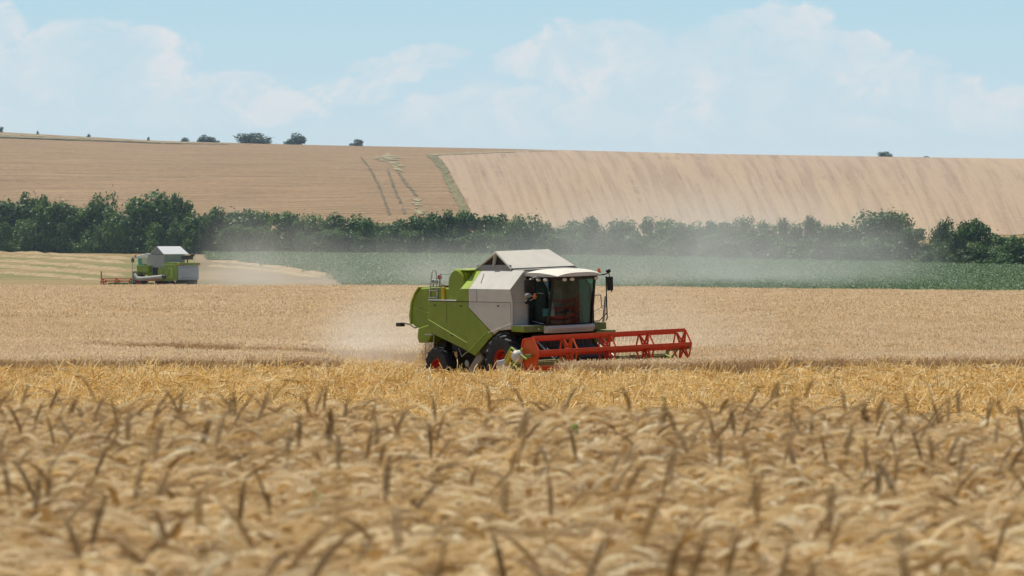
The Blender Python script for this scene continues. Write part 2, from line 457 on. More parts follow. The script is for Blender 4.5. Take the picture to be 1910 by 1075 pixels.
# ------------------------------------------------------------------ scatter with geometry nodes (ground cover only)
def scatter(name, sources, P, idx, rot, scl, label, cat):
    """one object: points that carry a choice of source mesh, a rotation and a size"""
    me = bpy.data.meshes.new(name)
    n = len(P)
    me.vertices.add(n); me.vertices.foreach_set('co', np.asarray(P, dtype=np.float32).ravel())
    a = me.attributes.new('pick', 'INT', 'POINT'); a.data.foreach_set('value', np.asarray(idx, dtype=np.int32))
    a = me.attributes.new('turn', 'FLOAT_VECTOR', 'POINT'); a.data.foreach_set('vector', np.asarray(rot, dtype=np.float32).ravel())
    a = me.attributes.new('size', 'FLOAT_VECTOR', 'POINT'); a.data.foreach_set('vector', np.asarray(scl, dtype=np.float32).ravel())
    o = bpy.data.objects.new(name, me); COL.objects.link(o)
    coll = bpy.data.collections.new(name + '_pieces')
    for i, s in enumerate(sources):
        so = bpy.data.objects.new('%s_piece_%02d' % (name, i), s); coll.objects.link(so)
    ng = bpy.data.node_groups.new(name + '_nodes', 'GeometryNodeTree')
    ng.interface.new_socket('Geometry', in_out='INPUT', socket_type='NodeSocketGeometry')
    ng.interface.new_socket('Geometry', in_out='OUTPUT', socket_type='NodeSocketGeometry')
    N = ng.nodes; L = ng.links
    gi = N.new('NodeGroupInput'); go = N.new('NodeGroupOutput')
    ci = N.new('GeometryNodeCollectionInfo'); ci.inputs[0].default_value = coll; ci.inputs['Separate Children'].default_value = True; ci.inputs['Reset Children'].default_value = True
    ip = N.new('GeometryNodeInstanceOnPoints'); ip.inputs['Pick Instance'].default_value = True
    def attr(nm, ty):
        q = N.new('GeometryNodeInputNamedAttribute'); q.data_type = ty; q.inputs[0].default_value = nm
        return [x for x in q.outputs if x.name == 'Attribute' and x.enabled][0]
    L.new(gi.outputs[0], ip.inputs['Points']); L.new(ci.outputs[0], ip.inputs['Instance'])
    L.new(attr('pick', 'INT'), ip.inputs['Instance Index'])
    L.new(attr('turn', 'FLOAT_VECTOR'), ip.inputs['Rotation'])
    L.new(attr('size', 'FLOAT_VECTOR'), ip.inputs['Scale'])
    L.new(ip.outputs[0], go.inputs[0])
    md = o.modifiers.new('scatter', 'NODES'); md.node_group = ng
    tag(o, label, cat, kind='stuff')
    return o

def mesh_from(name, vs, fs, mats, mi=None, smooth=False):
    me = bpy.data.meshes.new(name); me.from_pydata(vs, [], fs)
    for m in mats: me.materials.append(m)
    if mi is not None: me.polygons.foreach_set('material_index', mi)
    if smooth: me.polygons.foreach_set('use_smooth', [True] * len(fs))
    me.update(); return me

# ------------------------------------------------------------------ wheat stalks of the foreground
ear_mat = plant_mat('wheat_ear', [(0, (.44, .27, .10)), (.2, (.76, .56, .26)), (.65, (.94, .76, .45)), (1, (1, .92, .68))], .36, .5, 1.5, .62, island=False, spec=.4, tint=(.62, .50, .34))
dark_ear_mat = plant_mat('shaded_wheat_ear', [(0, (.26, .165, .07)), (.5, (.42, .28, .135)), (1, (.55, .39, .20))], .22, .6, .5, .2, island=False, spec=.2)  # darker copy of the ear colours: backlit shade put into the colour
leaf_mat = plant_mat('dry_wheat_leaf', [(0, (.62, .46, .22)), (.35, (.92, .76, .48)), (1, (1, .97, .82))], .36, .33, 1.5, .50, island=True, spec=.6)

def stalk_mesh(i, bend, height, earlen, leaves=2, dark=False, curl=1.0):
    rnd = random.Random(100 + i)
    vs = []; fs = []; mi = []
    def add(v, f, m):
        o = len(vs); vs.extend([tuple(q) for q in v]); fs.extend([tuple(k + o for k in q) for q in f]); mi.extend([m] * len(f))
    # centre line: straight stem, arching neck, then the ear
    pts = []; p = Vector((0, 0, 0)); ang = rnd.uniform(0, .05)
    H0 = height - .17 * (1 - min(bend, 2.2) / 5)
    n0 = 5
    for k in range(n0): pts.append(Vector((math.sin(ang) * H0 * k / n0 + 0, 0, H0 * k / n0)))
    p = Vector((math.sin(ang) * H0, 0, H0)); neck = 5; a = ang
    for k in range(neck): pts.append(p.copy()); a += bend * .42 / neck; p = p + Vector((math.sin(a), 0, math.cos(a))) * .13 / neck
    base = p.copy(); line = [base.copy()]; ne = 10
    for k in range(ne): a += bend * .58 * curl / ne; p = p + Vector((math.sin(a), rnd.uniform(-.05, .05), math.cos(a))) * earlen / ne; line.append(p.copy())
    pts.append(base)
    # stem
    n = 4; rings = []
    for k, q in enumerate(pts):
        r = .0021 - .0007 * k / len(pts)
        rings += [q + Vector((r * math.cos(2 * PI * j / n), r * math.sin(2 * PI * j / n), 0)) for j in range(n)]
    add(rings, [(k * n + j, k * n + (j + 1) % n, (k + 1) * n + (j + 1) % n, (k + 1) * n + j) for k in range(len(pts) - 1) for j in range(n)], 1)
    # ear: two ranks of spikelets either side of the rachis, each a small pointed grain, with awns
    for k in range(ne):
        c = line[k]; d = (line[k + 1] - line[k]).normalized(); side = Vector((0, 1, 0)); nrm = d.cross(side)
        sz = (1.0 if 1 < k < ne - 2 else .75)
        for sgn in (-1, 1):
            tip = c + d * .0155 * sz + side * sgn * .0085 * sz
            for q in (0,):
                cc = c + side * sgn * .0048 * sz + d * .005
                w = (.0045 if dark else .0058) * sz; h = (.0042 if dark else .0052) * sz; L = .0125 * sz
                dd = (d + side * sgn * .45).normalized(); ss = dd.cross(nrm).normalized()
                v = [cc - dd * L * .8, cc + ss * w, cc + nrm * h, cc - ss * w, cc - nrm * h, cc + dd * L]
                add(v, [(0, 1, 2), (0, 2, 3), (0, 3, 4), (0, 4, 1), (5, 2, 1), (5, 3, 2), (5, 4, 3), (5, 1, 4)], 0)
                # awn
                al = rnd.uniform(.045, .08) * (1 if k > 2 else .7)
                ad = (d + side * sgn * rnd.uniform(.12, .34) + nrm * rnd.uniform(-.25, .25)).normalized()
                b = cc + dd * L * .7; wv = nrm * .0007
                add([b - wv, b + wv, b + ad * al], [(0, 1, 2)], 0)
    # dry leaves, some rolled, hanging from the stem
    for k in range(leaves):
        z0 = height * rnd.uniform(.70, .97); b = Vector((0, 0, min(z0, H0))); az = rnd.uniform(0, 2 * PI)
        dr = Vector((math.cos(az), math.sin(az), 0)); e = rnd.uniform(.6, 1.35); L = rnd.uniform(.10, .24); ns = 7; w0 = rnd.uniform(.004, .009)
        side = Vector((-dr.y, dr.x, 0)); rows = []; q = b.copy(); tw = rnd.uniform(-.9, .9)
        for j in range(ns + 1):
            w = w0 * (1 - (j / ns) ** 1.6) + .0006; sd = side * math.cos(tw * j / 2) + Vector((0, 0, 1)) * math.sin(tw * j / 2)
            rows += [q - sd * w, q + sd * w]; q = q + (dr * math.cos(e) + Vector((0, 0, 1)) * math.sin(e)) * L / ns; e -= rnd.uniform(.15, .5)
        add(rows, [(2 * j, 2 * j + 1, 2 * j + 3, 2 * j + 2) for j in range(ns)], 1)
    return mesh_from('wheat_stalk_%d' % i, vs, fs, [dark_ear_mat if dark else ear_mat, leaf_mat], mi)

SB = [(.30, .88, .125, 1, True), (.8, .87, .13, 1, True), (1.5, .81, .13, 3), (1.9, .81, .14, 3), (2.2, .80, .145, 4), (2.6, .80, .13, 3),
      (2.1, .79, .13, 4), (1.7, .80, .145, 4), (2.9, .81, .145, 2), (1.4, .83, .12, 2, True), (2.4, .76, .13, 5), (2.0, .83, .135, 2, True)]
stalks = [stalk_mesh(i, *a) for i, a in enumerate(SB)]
def fore_wheat():
    P = []; I = []; T = []; S = []
    y = 9.3
    n = 29000
    for _ in range(n):
        y = 9.2 + 15.6 * rng.random() ** .95
        hw = .14 * y + .6
        x = rng.uniform(-hw, hw)
        edge = 23.6 + .8 * mnoise.noise((x * 1.1, 0, 4)) + .03 * x
        if y > edge: continue
        g = mnoise.noise((x * .9, y * .9, 1))          # lodging direction changes over the field
        clump = mnoise.noise((x * 3.1, y * 3.1, 6))
        if clump < -.12 and rng.random() < .8: continue
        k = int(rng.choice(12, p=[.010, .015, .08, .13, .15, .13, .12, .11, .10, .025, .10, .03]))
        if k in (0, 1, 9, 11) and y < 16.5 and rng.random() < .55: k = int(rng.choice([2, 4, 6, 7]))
        # ears hang mostly to one side with the wind, with a wide spread
        yaw = rng.normal(.2 + 1.4 * g, .85) + (PI if rng.random() < .33 else 0)
        s = 1 + .07 * mnoise.noise((x * 1.2, y * .6, 9)) + rng.normal(0, .022)
        big = 1 + .22 * max(0, min(1, (17 - y) / 6)); s *= big
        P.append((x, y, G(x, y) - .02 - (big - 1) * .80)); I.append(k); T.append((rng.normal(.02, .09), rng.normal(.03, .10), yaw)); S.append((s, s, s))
    return P, I, T, S
scatter('foreground_wheat', stalks, *fore_wheat(), 'ripe wheat ears and dry leaves, out of focus across the foreground', 'wheat')

# ------------------------------------------------------------------ standing wheat of the middle field
mid_mat = plant_mat('standing_wheat', [(0, (.26, .165, .085)), (.2, (.54, .385, .215)), (.6, (.73, .555, .34)), (.85, (.84, .69, .46)), (1, (.95, .86, .64))], .34, .55, .05, .22, island=True)
def wheat_patch(i, n, size=1.3, full=False, w=1.0):
    rnd = random.Random(500 + i); vs = []; fs = []
    for _ in range(n):
        x, y = rnd.uniform(-size / 2, size / 2), rnd.uniform(-size / 2, size / 2)
        h = .74 + rnd.gauss(0, .045); az = rnd.uniform(0, 2 * PI); d = Vector((math.cos(az), math.sin(az), 0)); s = Vector((-d.y, d.x, 0))
        z0 = 0 if full else .45
        b = Vector((x, y, z0)); t = Vector((x, y, h - .06)) + d * rnd.uniform(0, .05)
        ww = .003 * w
        o = len(vs); vs += [b - s * ww, b + s * ww, t + s * ww, t - s * ww]; fs.append((o, o + 1, o + 2, o + 3))
        bend = rnd.uniform(.3, 2.4); L = rnd.uniform(.075, .12); a = .2; q = t.copy(); k = 4; sd = s if rnd.random() < .5 else Vector((d.x, d.y, 0)) * .2 + s * .8
        o = len(vs)
        for j in range(k + 1):
            wj = (.0085 * w) * (.6, 1, 1, .9, .25)[j]
            vs += [q - sd * wj, q + sd * wj]; a += bend / k; q = q + (d * math.sin(a) + Vector((0, 0, 1)) * math.cos(a)) * L / k
        for j in range(k): fs.append((o + 2 * j, o + 2 * j + 1, o + 2 * j + 3, o + 2 * j + 2))
    # dry leaves
    for _ in range(n // 3):
        x, y = rnd.uniform(-size / 2, size / 2), rnd.uniform(-size / 2, size / 2); az = rnd.uniform(0, 2 * PI)
        d = Vector((math.cos(az), math.sin(az), 0)); s = Vector((-d.y, d.x, 0)) * .006 * w; q = Vector((x, y, rnd.uniform(.45, .68))); e = 1.2; o = len(vs)
        for j in range(4): vs += [q - s * (1 - j / 4), q + s * (1 - j / 4)]; q = q + (d * math.cos(e) + Vector((0, 0, 1)) * math.sin(e)) * .05; e -= .6
        for j in range(3): fs.append((o + 2 * j, o + 2 * j + 1, o + 2 * j + 3, o + 2 * j + 2))
    return mesh_from('wheat_patch_%d' % i, vs, fs, [mid_mat])
near_p = [wheat_patch(i, 330, 1.0, True, 1.15) for i in range(4)]
mid_p = [wheat_patch(10 + i, 230, 1.3, False, 1.5) for i in range(4)]
far_p = [wheat_patch(20 + i, 170, 1.7, False, 2.6) for i in range(4)]

PH = R(58)                      # heading of the near harvester, turned from image right towards the camera
HV = Vector((math.cos(PH), -math.sin(PH), 0)); LV = Vector((math.sin(PH), math.cos(PH), 0))
C0 = Vector((.976, 150, -.15))
def standing(x, y):
    """is there uncut wheat here?"""
    d = Vector((x, y, 0)) - Vector((C0.x, C0.y, 0)); lx, ly = d.dot(HV), d.dot(LV)
    if -30 < lx < 3.95 and abs(ly) < 2.95: return False
    if x > -5.8 and lx < 3.6 and -9 < ly < 0 and y < 156: return False
    edge = 148.2 + .25 * mnoise.noise((x * .35, 0, 0)) if x < -3 else 145.6 - (x - .6) * .60 + .25 * mnoise.noise((x * .35, 0, 0))
    if x > 16: edge = max(edge, 136.2 + .02 * (x - 16))
    return y > edge
def mid_wheat():
    P = []; I = []; T = []; S = []
    y = 134.0
    while y < 433:
        if y < 162: st, off = .62, 0
        elif y < 240: st, off = 1.08, 4
        else: st, off = 1.4, 8
        hw = .155 * y + 4
        x = -hw
        while x < hw:
            xx, yy = x + rng.uniform(-.3, .3) * st, y + rng.uniform(-.3, .3) * st
            dd = Vector((xx - C0.x, yy - C0.y, 0)); lane = -36 < dd.dot(HV) < 5 and abs(dd.dot(LV)) < 7
            if standing(xx, yy) and yy < Yb(xx / yy) - .6:
                s = 1 + .09 * mnoise.noise((xx * .12, yy * .12, 3)) + .05 * mnoise.noise((xx * .5, yy * .5, 7))
                P.append((xx, yy, G(xx, yy))); I.append((0 if lane else off) + int(rng.integers(4))); T.append((rng.normal(0, .03), rng.normal(0, .03), rng.uniform(0, 6.28))); S.append((1.25, 1.25, s) if lane and off else (1, 1, s))
            x += st
        y += st
    return P, I, T, S
scatter('standing_wheat', near_p + mid_p + far_p, *mid_wheat(), 'uncut ripe wheat of the middle field around the two harvesters', 'wheat')
# sheet added below the ears to block light, closing the lower crop
def under_sheet():
    ys = list(np.arange(146, 160, .5)) + list(np.arange(160, 434, 2.5))
    vs = []; fs = []; ids = {}
    nx = 220
    for j, y in enumerate(ys):
        hw = .17 * y + 5
        for i in range(nx + 1):
            x = -hw + 2 * hw * i / nx
            vs.append((x, y, G(x, y) + .50 + .04 * mnoise.noise((x * .8, y * .8, 2))))
    for j in range(len(ys) - 1):
        for i in range(nx):
            ok = standing(vs[j * (nx + 1) + i][0], vs[j * (nx + 1) + i][1] - 1.6)
            for (a, b) in ((i, j), (i + 1, j), (i, j + 1), (i + 1, j + 1)):
                v = vs[b * (nx + 1) + a]
                if not standing(v[0], v[1] - .5) or v[1] > Yb(v[0] / v[1]) - .5: ok = False
            if ok: a = j * (nx + 1) + i; fs.append((a, a + 1, a + nx + 2, a + nx + 1))
    me = mesh_from('wheat_light_block', vs, fs, [ground_mat('wheat_light_block', (.38, .27, .12), (.45, .33, .16), (.31, .22, .10), .6, 7)], smooth=True)
    o = bpy.data.objects.new('wheat_light_block', me); COL.objects.link(o)
    tag(o, 'added sheet in place of lower stems, blocking light under the standing wheat ears', 'wheat', kind='stuff')
under_sheet()

# ------------------------------------------------------------------ cut straw and stubble in front of the harvester
straw_mat = plant_mat('straw', [(0, (.22, .12, .03)), (.22, (.60, .37, .10)), (.55, (.90, .64, .27)), (.8, (.98, .83, .47)), (1, (.99, .95, .76))], .32, .55, .25, .3, spec=.2, tint=(.80, .66, .46))
def straw_clump(i, n, size, hgt, up=.4, ln=(.14, .42), w=(.005, .011)):
    rnd = random.Random(900 + i); vs = []; fs = []
    for _ in range(n):
        r = size * math.sqrt(rnd.random()); a = rnd.uniform(0, 2 * PI)
        z = hgt * (1 - (r / size) ** 2) * rnd.random() + .02
        q = Vector((r * math.cos(a), r * math.sin(a), z)); az = rnd.gauss(0, 1.1) + (PI if rnd.random() < .5 else 0)
        e = rnd.gauss(.05, up); L = rnd.uniform(*ln); ww = rnd.uniform(*w)
        k = 3; o = len(vs); roll = rnd.uniform(0, PI)
        for j in range(k + 1):
            d = Vector((math.cos(az) * math.cos(e), math.sin(az) * math.cos(e), math.sin(e)))
            s = d.cross(Vector((0, 0, 1))).normalized(); u = s.cross(d); s = s * math.cos(roll) + u * math.sin(roll)
            vs += [q - s * ww, q + s * ww]; q = q + d * L / k; az += rnd.gauss(0, .22); e += rnd.gauss(-.06, .2)
        for j in range(k): fs.append((o + 2 * j, o + 2 * j + 1, o + 2 * j + 3, o + 2 * j + 2))
    return mesh_from('straw_clump_%d' % i, vs, fs, [straw_mat])
def stub(i, n, size, h):
    rnd = random.Random(1300 + i); vs = []; fs = []
    for _ in range(n):
        x, y = rnd.uniform(-size, size), rnd.uniform(-size, size); az = rnd.uniform(0, 2 * PI); s = Vector((math.cos(az), math.sin(az), 0)) * .005
        b = Vector((x, y, 0)); t = b + Vector((rnd.gauss(0, .04), rnd.gauss(0, .04), h * rnd.uniform(.6, 1.15))); o = len(vs)
        vs += [b - s, b + s, t + s, t - s]; fs.append((o, o + 1, o + 2, o + 3))
    return mesh_from('stubble_%d' % i, vs, fs, [straw_mat])
clumps = [straw_clump(i, 90, .55, .18) for i in range(4)] + [straw_clump(5 + i, 170, .6, .38, .55) for i in range(3)] + [stub(i, 130, .5, .2) for i in range(3)]
def straw_field():
    P = []; I = []; T = []; S = []
    for _ in range(12500):
        y = rng.uniform(104, 152); x = rng.uniform(-.15 * y, .15 * y)
        if standing(x, y) and y > 137: continue
        d = Vector((x, y, 0)) - Vector((C0.x, C0.y, 0)); lx, ly = d.dot(HV), d.dot(LV)
        if lx < 5 and abs(ly) < 1.8 and lx > -6 : 
            k = 7 + int(rng.integers(3))
            if rng.random() < .5: continue
        else:
            pile = .5 * mnoise.noise((x * .18, y * .5, 12)) + math.exp(-((y - 126 + .10 * x) / 1.8) ** 2) + math.exp(-((y - 135 + .12 * x) / 1.8) ** 2) + .5 * mnoise.noise((x * .35, y * .35, 2))
            u = rng.random()
            k = (4 + int(rng.integers(3))) if u < .15 + .55 * pile else (7 + int(rng.integers(3)) if u > .72 else int(rng.integers(4)))
            if y > 141 and k < 7 and rng.random() < .45: k = 7 + int(rng.integers(3))
        s = rng.uniform(.75, 1.25)
        P.append((x, y, G(x, y) - .01)); I.append(k); T.append((rng.normal(0, .1), rng.normal(0, .1), rng.uniform(0, 6.28))); S.append((s, s, s * rng.uniform(.8, 1.3)))
    for _ in range(1500):
        lx, ly = rng.uniform(-32, -5), rng.uniform(-3.1, 3.1); q = C0 + HV * lx + LV * ly
        P.append((q.x, q.y, G(q.x, q.y) - .01)); I.append(int(rng.integers(10))); T.append((0, 0, rng.uniform(0, 6.28))); S.append((1.1, 1.1, 1.1))
    # thinner cover on the slope hidden between the knoll and the cut strip
    for _ in range(2600):
        y = rng.uniform(26, 104); x = rng.uniform(-.16 * y, .16 * y)
        P.append((x, y, G(x, y) - .01)); I.append(int(rng.integers(10))); T.append((0, 0, rng.uniform(0, 6.28))); S.append((1.2, 1.2, 1))
    return P, I, T, S
scatter('cut_straw', clumps, *straw_field(), 'golden loose straw and stubble in the cut strip below the near harvester', 'straw')

# ------------------------------------------------------------------ left field with windrows, tan stubble, green crop
def green_row(px):
    """row in the photograph of the near edge of the green crop"""
    return lerp(px, [372, 376, 392, 430, 500, 560, 610, 655, 3000], [400, 470, 484, 489, 498, 505, 514, 540, 600])
def is_green(x, y):
    az = x / y
    if not (Yb(az) + 1.0 < y < Yh(az) + 4): return False
    px = px_of(x, y)
    if px < 372: return False
    return row_of(x, y, G(x, y)) < green_row(px) + 3 * mnoise.noise((x * .2, y * .05, 0)) + 2.5 * mnoise.noise((x * .9, y * .3, 4))
crop_mat = plant_mat('green_crop_leaf', [(0, (.035, .088, .026)), (.5, (.066, .138, .038)), (.85, (.11, .19, .05)), (1, (.20, .27, .11))], .25, .5, .03, .35, tint=(.7, .8, .7))
def crop_clump(i):
    rnd = random.Random(1700 + i); vs = []; fs = []
    for _ in range(110):
        x, y = rnd.uniform(-.7, .7), rnd.uniform(-.7, .7); z = rnd.uniform(.12, .5); L = rnd.uniform(.06, .13); az = rnd.uniform(0, 6.28); e = rnd.uniform(-.5, .7)
        d = Vector((math.cos(az) * math.cos(e), math.sin(az) * math.cos(e), math.sin(e))); s = Vector((-math.sin(az), math.cos(az), 0)) * L * .6; o = len(vs); c = Vector((x, y, z))
        vs += [c - d * L, c + s, c + d * L, c - s]; fs.append((o, o + 1, o + 2, o + 3))
    return mesh_from('crop_clump_%d' % i, vs, fs, [crop_mat])
def green_crop():
    P = []; I = []; T = []; S = []
    y = 372.0
    while y < 640:
        st = 1.15
        x = -.07 * y
        while x < .155 * y:
            xx, yy = x + rng.uniform(-.35, .35), y + rng.uniform(-.35, .35)
            if is_green(xx, yy):
                s = 1 + .25 * mnoise.noise((xx * .08, yy * .08, 5)) + rng.normal(0, .06)
                P.append((xx, yy, G(xx, yy))); I.append(int(rng.integers(4))); T.append((0, 0, rng.uniform(0, 6.28))); S.append((1, 1, s))
            x += st
        y += st
    return P, I, T, S
scatter('green_crop', [crop_clump(i) for i in range(4)], *green_crop(), 'low dark green crop between the wheat and the hedgerow', 'crop')
# soil under the crop
def sheet_where(name, test, mat, ys, azr, nx, dz):
    vs = []; fs = []
    for y in ys:
        for i in range(nx + 1):
            x = y * (azr[0] + (azr[1] - azr[0]) * i / nx); vs.append((x, y, G(x, y) + dz))
    for j in range(len(ys) - 1):
        for i in range(nx):
            a = j * (nx + 1) + i; c = vs[a]; d = vs[a + nx + 2]
            if test((c[0] + d[0]) / 2, (c[1] + d[1]) / 2): fs.append((a, a + 1, a + nx + 2, a + nx + 1))
    me = mesh_from(name, vs, fs, [mat], smooth=True)
    o = bpy.data.objects.new(name, me); COL.objects.link(o); tag(o, kind='structure'); return o
sheet_where('crop_ground', is_green, ground_mat('crop_ground', (.045, .075, .030), (.06, .085, .035), (.09, .09, .05), .2, 2), list(np.arange(370, 656, 2.0)), (-.07, .2), 240, .08)
stub_far = ground_mat('stubble_field', (.25, .19, .115), (.17, .135, .07), (.30, .235, .15), .05, 1.4, (1, .35, 1), contrast=(.4, .6))
weedy = ground_mat('weedy_stubble', (.27, .19, .09), (.14, .15, .05), (.30, .22, .115), .035, 1.6, (.35, 1.6, 1), contrast=(.42, .62))
sheet_where('stubble_field', lambda x, y: Yb(x / y) - .2 < y < Yh(x / y) + 8 and px_of(x, y) < 668 and px_of(x, y) >= 362 and not is_green(x, y), stub_far, list(np.arange(420, 660, 2.0)), (-.075, -.02), 120, .05)
sheet_where('weedy_stubble', lambda x, y: Yb(x / y) - .2 < y < Yh(x / y) + 8 and px_of(x, y) < 362, weedy, list(np.arange(420, 662, 2.0)), (-.2, -.055), 150, .05)

wind_mat = ground_mat('windrow_straw', (.36, .27, .15), (.25, .18, .09), (.44, .35, .21), .6, 3.5, bump=1)
def windrow(pl, w, h, label):
    pts = [at(*p) for p in pl]; dense = []
    for i in range(len(pts) - 1):
        for k in range(24): dense.append(pts[i].lerp(pts[i + 1], k / 24))
    dense.append(pts[-1]); vs = []; fs = []; n = 9
    for i, p in enumerate(dense):
        q = dense[min(i + 1, len(dense) - 1)] - dense[max(i - 1, 0)]; s = Vector((-q.y, q.x, 0)).normalized()
        f = (.75 + .55 * mnoise.noise((p.x * .4, p.y * .4, 0))) * min(1, (min(i, len(dense) - 1 - i) + .01) / 5); off = .5 * mnoise.noise((p.x * .15, p.y * .15, 9))
        for k in range(n):
            u = -1 + 2 * k / (n - 1); x, y = p.x + s.x * (u * w / 2 * f + off), p.y + s.y * (u * w / 2 * f + off)
            vs.append((x, y, G(x, y) + h * f * (1 - u * u) + (.10 * mnoise.noise((x * 2.5, y * 2.5, 1)) if abs(u) < .9 else 0)))
    for i in range(len(dense) - 1):
        for k in range(n - 1): fs.append((i * n + k, i * n + k + 1, (i + 1) * n + k + 1, (i + 1) * n + k))
    me = mesh_from('windrow', vs, fs, [wind_mat], smooth=True); o = bpy.data.objects.new('windrow', me); COL.objects.link(o)
    tag(o, label, 'straw windrow', 'straw windrows in the cut field on the left')
windrow([(-60, 471.5), (60, 474), (160, 479), (245, 485)], 3.0, .34, 'farthest straw windrow, just below the dark hedge on the left')
windrow([(-60, 478), (40, 480.5), (130, 484), (240, 493)], 3.0, .36, 'second straw windrow down from the hedge on the left')
windrow([(-60, 487), (40, 490), (120, 496), (240, 506)], 2.9, .38, 'middle straw windrow, ending behind the far harvester’s cab'.replace('’', "'"))
windrow([(-60, 498), (40, 501), (120, 507), (236, 517)], 2.8, .38, 'second nearest straw windrow, ending at the low red reel')
windrow([(-60, 510), (30, 512), (100, 517), (190, 524)], 2.6, .36, 'nearest straw windrow, bordering the standing wheat on the left')
windrow([(384, 497), (450, 501), (520, 508), (600, 519)], 2.6, .28, 'lower pale straw windrow to the right of the far harvester')
windrow([(384, 488), (440, 491), (510, 499), (590, 510), (640, 521)], 2.6, .28, 'upper pale straw windrow along the near edge of the green crop')

# ------------------------------------------------------------------ trees
leaf_tree = plant_mat('tree_leaves', [(0, (.030, .068, .016)), (.4, (.072, .145, .030)), (.8, (.145, .24, .05)), (1, (.22, .32, .08))], .34, .5, .10, .75, tint=(.6, .75, .8))
leaf_far = plant_mat('distant_tree_leaves', [(0, (.020, .055, .035)), (.6, (.036, .09, .045)), (1, (.07, .14, .06))], .2, .5, .12, .3, tint=(.6, .8, 1.0))
bark = simple('bark', (.10, .075, .055), .9)
def crown_mesh(seed, n, lobes, leaf=.17, mat=None, low=False):
    """leaf clumps gathered on the outside of several boughs, in a box 1 wide and 1 high"""
    rnd = random.Random(seed); vs = []; fs = []
    L = []
    for _ in range(lobes):
        z = rnd.uniform(.12, .80); rr = .42 * math.sqrt(max(.04, 1 - ((z - .38) / .56) ** 2))
        a = rnd.uniform(0, 2 * PI); r = rr * math.sqrt(rnd.random())
        L.append((r * math.cos(a), r * math.sin(a), z, rnd.uniform(.12, .22)))
    L.append((0, 0, .50, .30)); L.append((0, 0, .28, .33)); L.append((.15, .1, .14, .28)); L.append((-.18, -.08, .14, .28)); L.append((.05, -.2, .3, .26))
    if low: L = [(rnd.uniform(-.3, .3), rnd.uniform(-.3, .3), rnd.uniform(.1, .62), rnd.uniform(.12, .24)) for _ in range(lobes)] + [(0, 0, .3, .34), (.05, 0, .62, .2), (-.2, .1, .2, .26), (.2, -.1, .2, .26)]
    for k in range(n):
        lx, ly, lz, lr = L[rnd.randrange(len(L))]
        v = Vector((rnd.gauss(0, 1), rnd.gauss(0, 1), rnd.gauss(0, 1))).normalized(); q = Vector((lx, ly, lz)) + v * lr * rnd.uniform(.55, 1.12)
        if q.z < .0: q.z = abs(q.z)
        if rnd.random() < .05: q += v * lr * .35
        nn = (v + Vector((rnd.gauss(0, .6), rnd.gauss(0, .6), rnd.gauss(0, .6) + .3))).normalized()
        a = nn.cross(Vector((rnd.gauss(0, 1), rnd.gauss(0, 1), rnd.gauss(0, 1)))).normalized(); b = nn.cross(a)
        s = leaf * rnd.uniform(.5, 1.25) / 6
        o = len(vs); vs += [q - a * s, q + b * s * .7, q + a * s, q - b * s * .7]; fs.append((o, o + 1, o + 2, o + 3))
    return mesh_from('crown', vs, fs, [mat or leaf_tree])
def trunk_mesh(seed):
    rnd = random.Random(seed); mb = MB(); p = Vector((0, 0, -.03)); pts = [p.copy()]
    for k in range(4): p = p + Vector((rnd.uniform(-.025, .025), rnd.uniform(-.025, .025), .15)); pts.append(p.copy())
    mb.tube(pts, .032, 7, .016)
    for k in range(6):
        b = pts[1 + k % 3]; a = rnd.uniform(0, 6.28); e = Vector((math.cos(a) * .26, math.sin(a) * .26, rnd.uniform(.16, .34)))
        mb.tube([b, b + e * .5 + Vector((0, 0, .03)), b + e], .014, 5, .004)
    me = bpy.data.meshes.new('trunk'); me.from_pydata(mb.v, [], mb.f); me.materials.append(bark); return me
crowns = [crown_mesh(i, 5200, 17 + i, leaf=.21) for i in range(8)]
crowns_far = [crown_mesh(40 + i, 1500, 8 + i, leaf=.30, mat=leaf_far, low=True) for i in range(3)]
trunks = [trunk_mesh(i) for i in range(4)]
ti = 0
def tree(name, x, y, z, w, h, label, cat, group=None, cm=None, depth=None):
    global ti
    ti += 1
    t = empty(name, (x, y, z), (0, 0, rng.uniform(0, 6.28)))
    tag(t, label, cat, group)
    c = bpy.data.objects.new('crown', cm or crowns[ti % len(crowns)]); COL.objects.link(c); c.parent = t
    c.scale = (w * 1.06, w * 1.06, h * 1.02)
    k = bpy.data.objects.new('trunk', trunks[ti % 4]); COL.objects.link(k); k.parent = t; k.scale = (w * .8, w * .8, h)
    return t
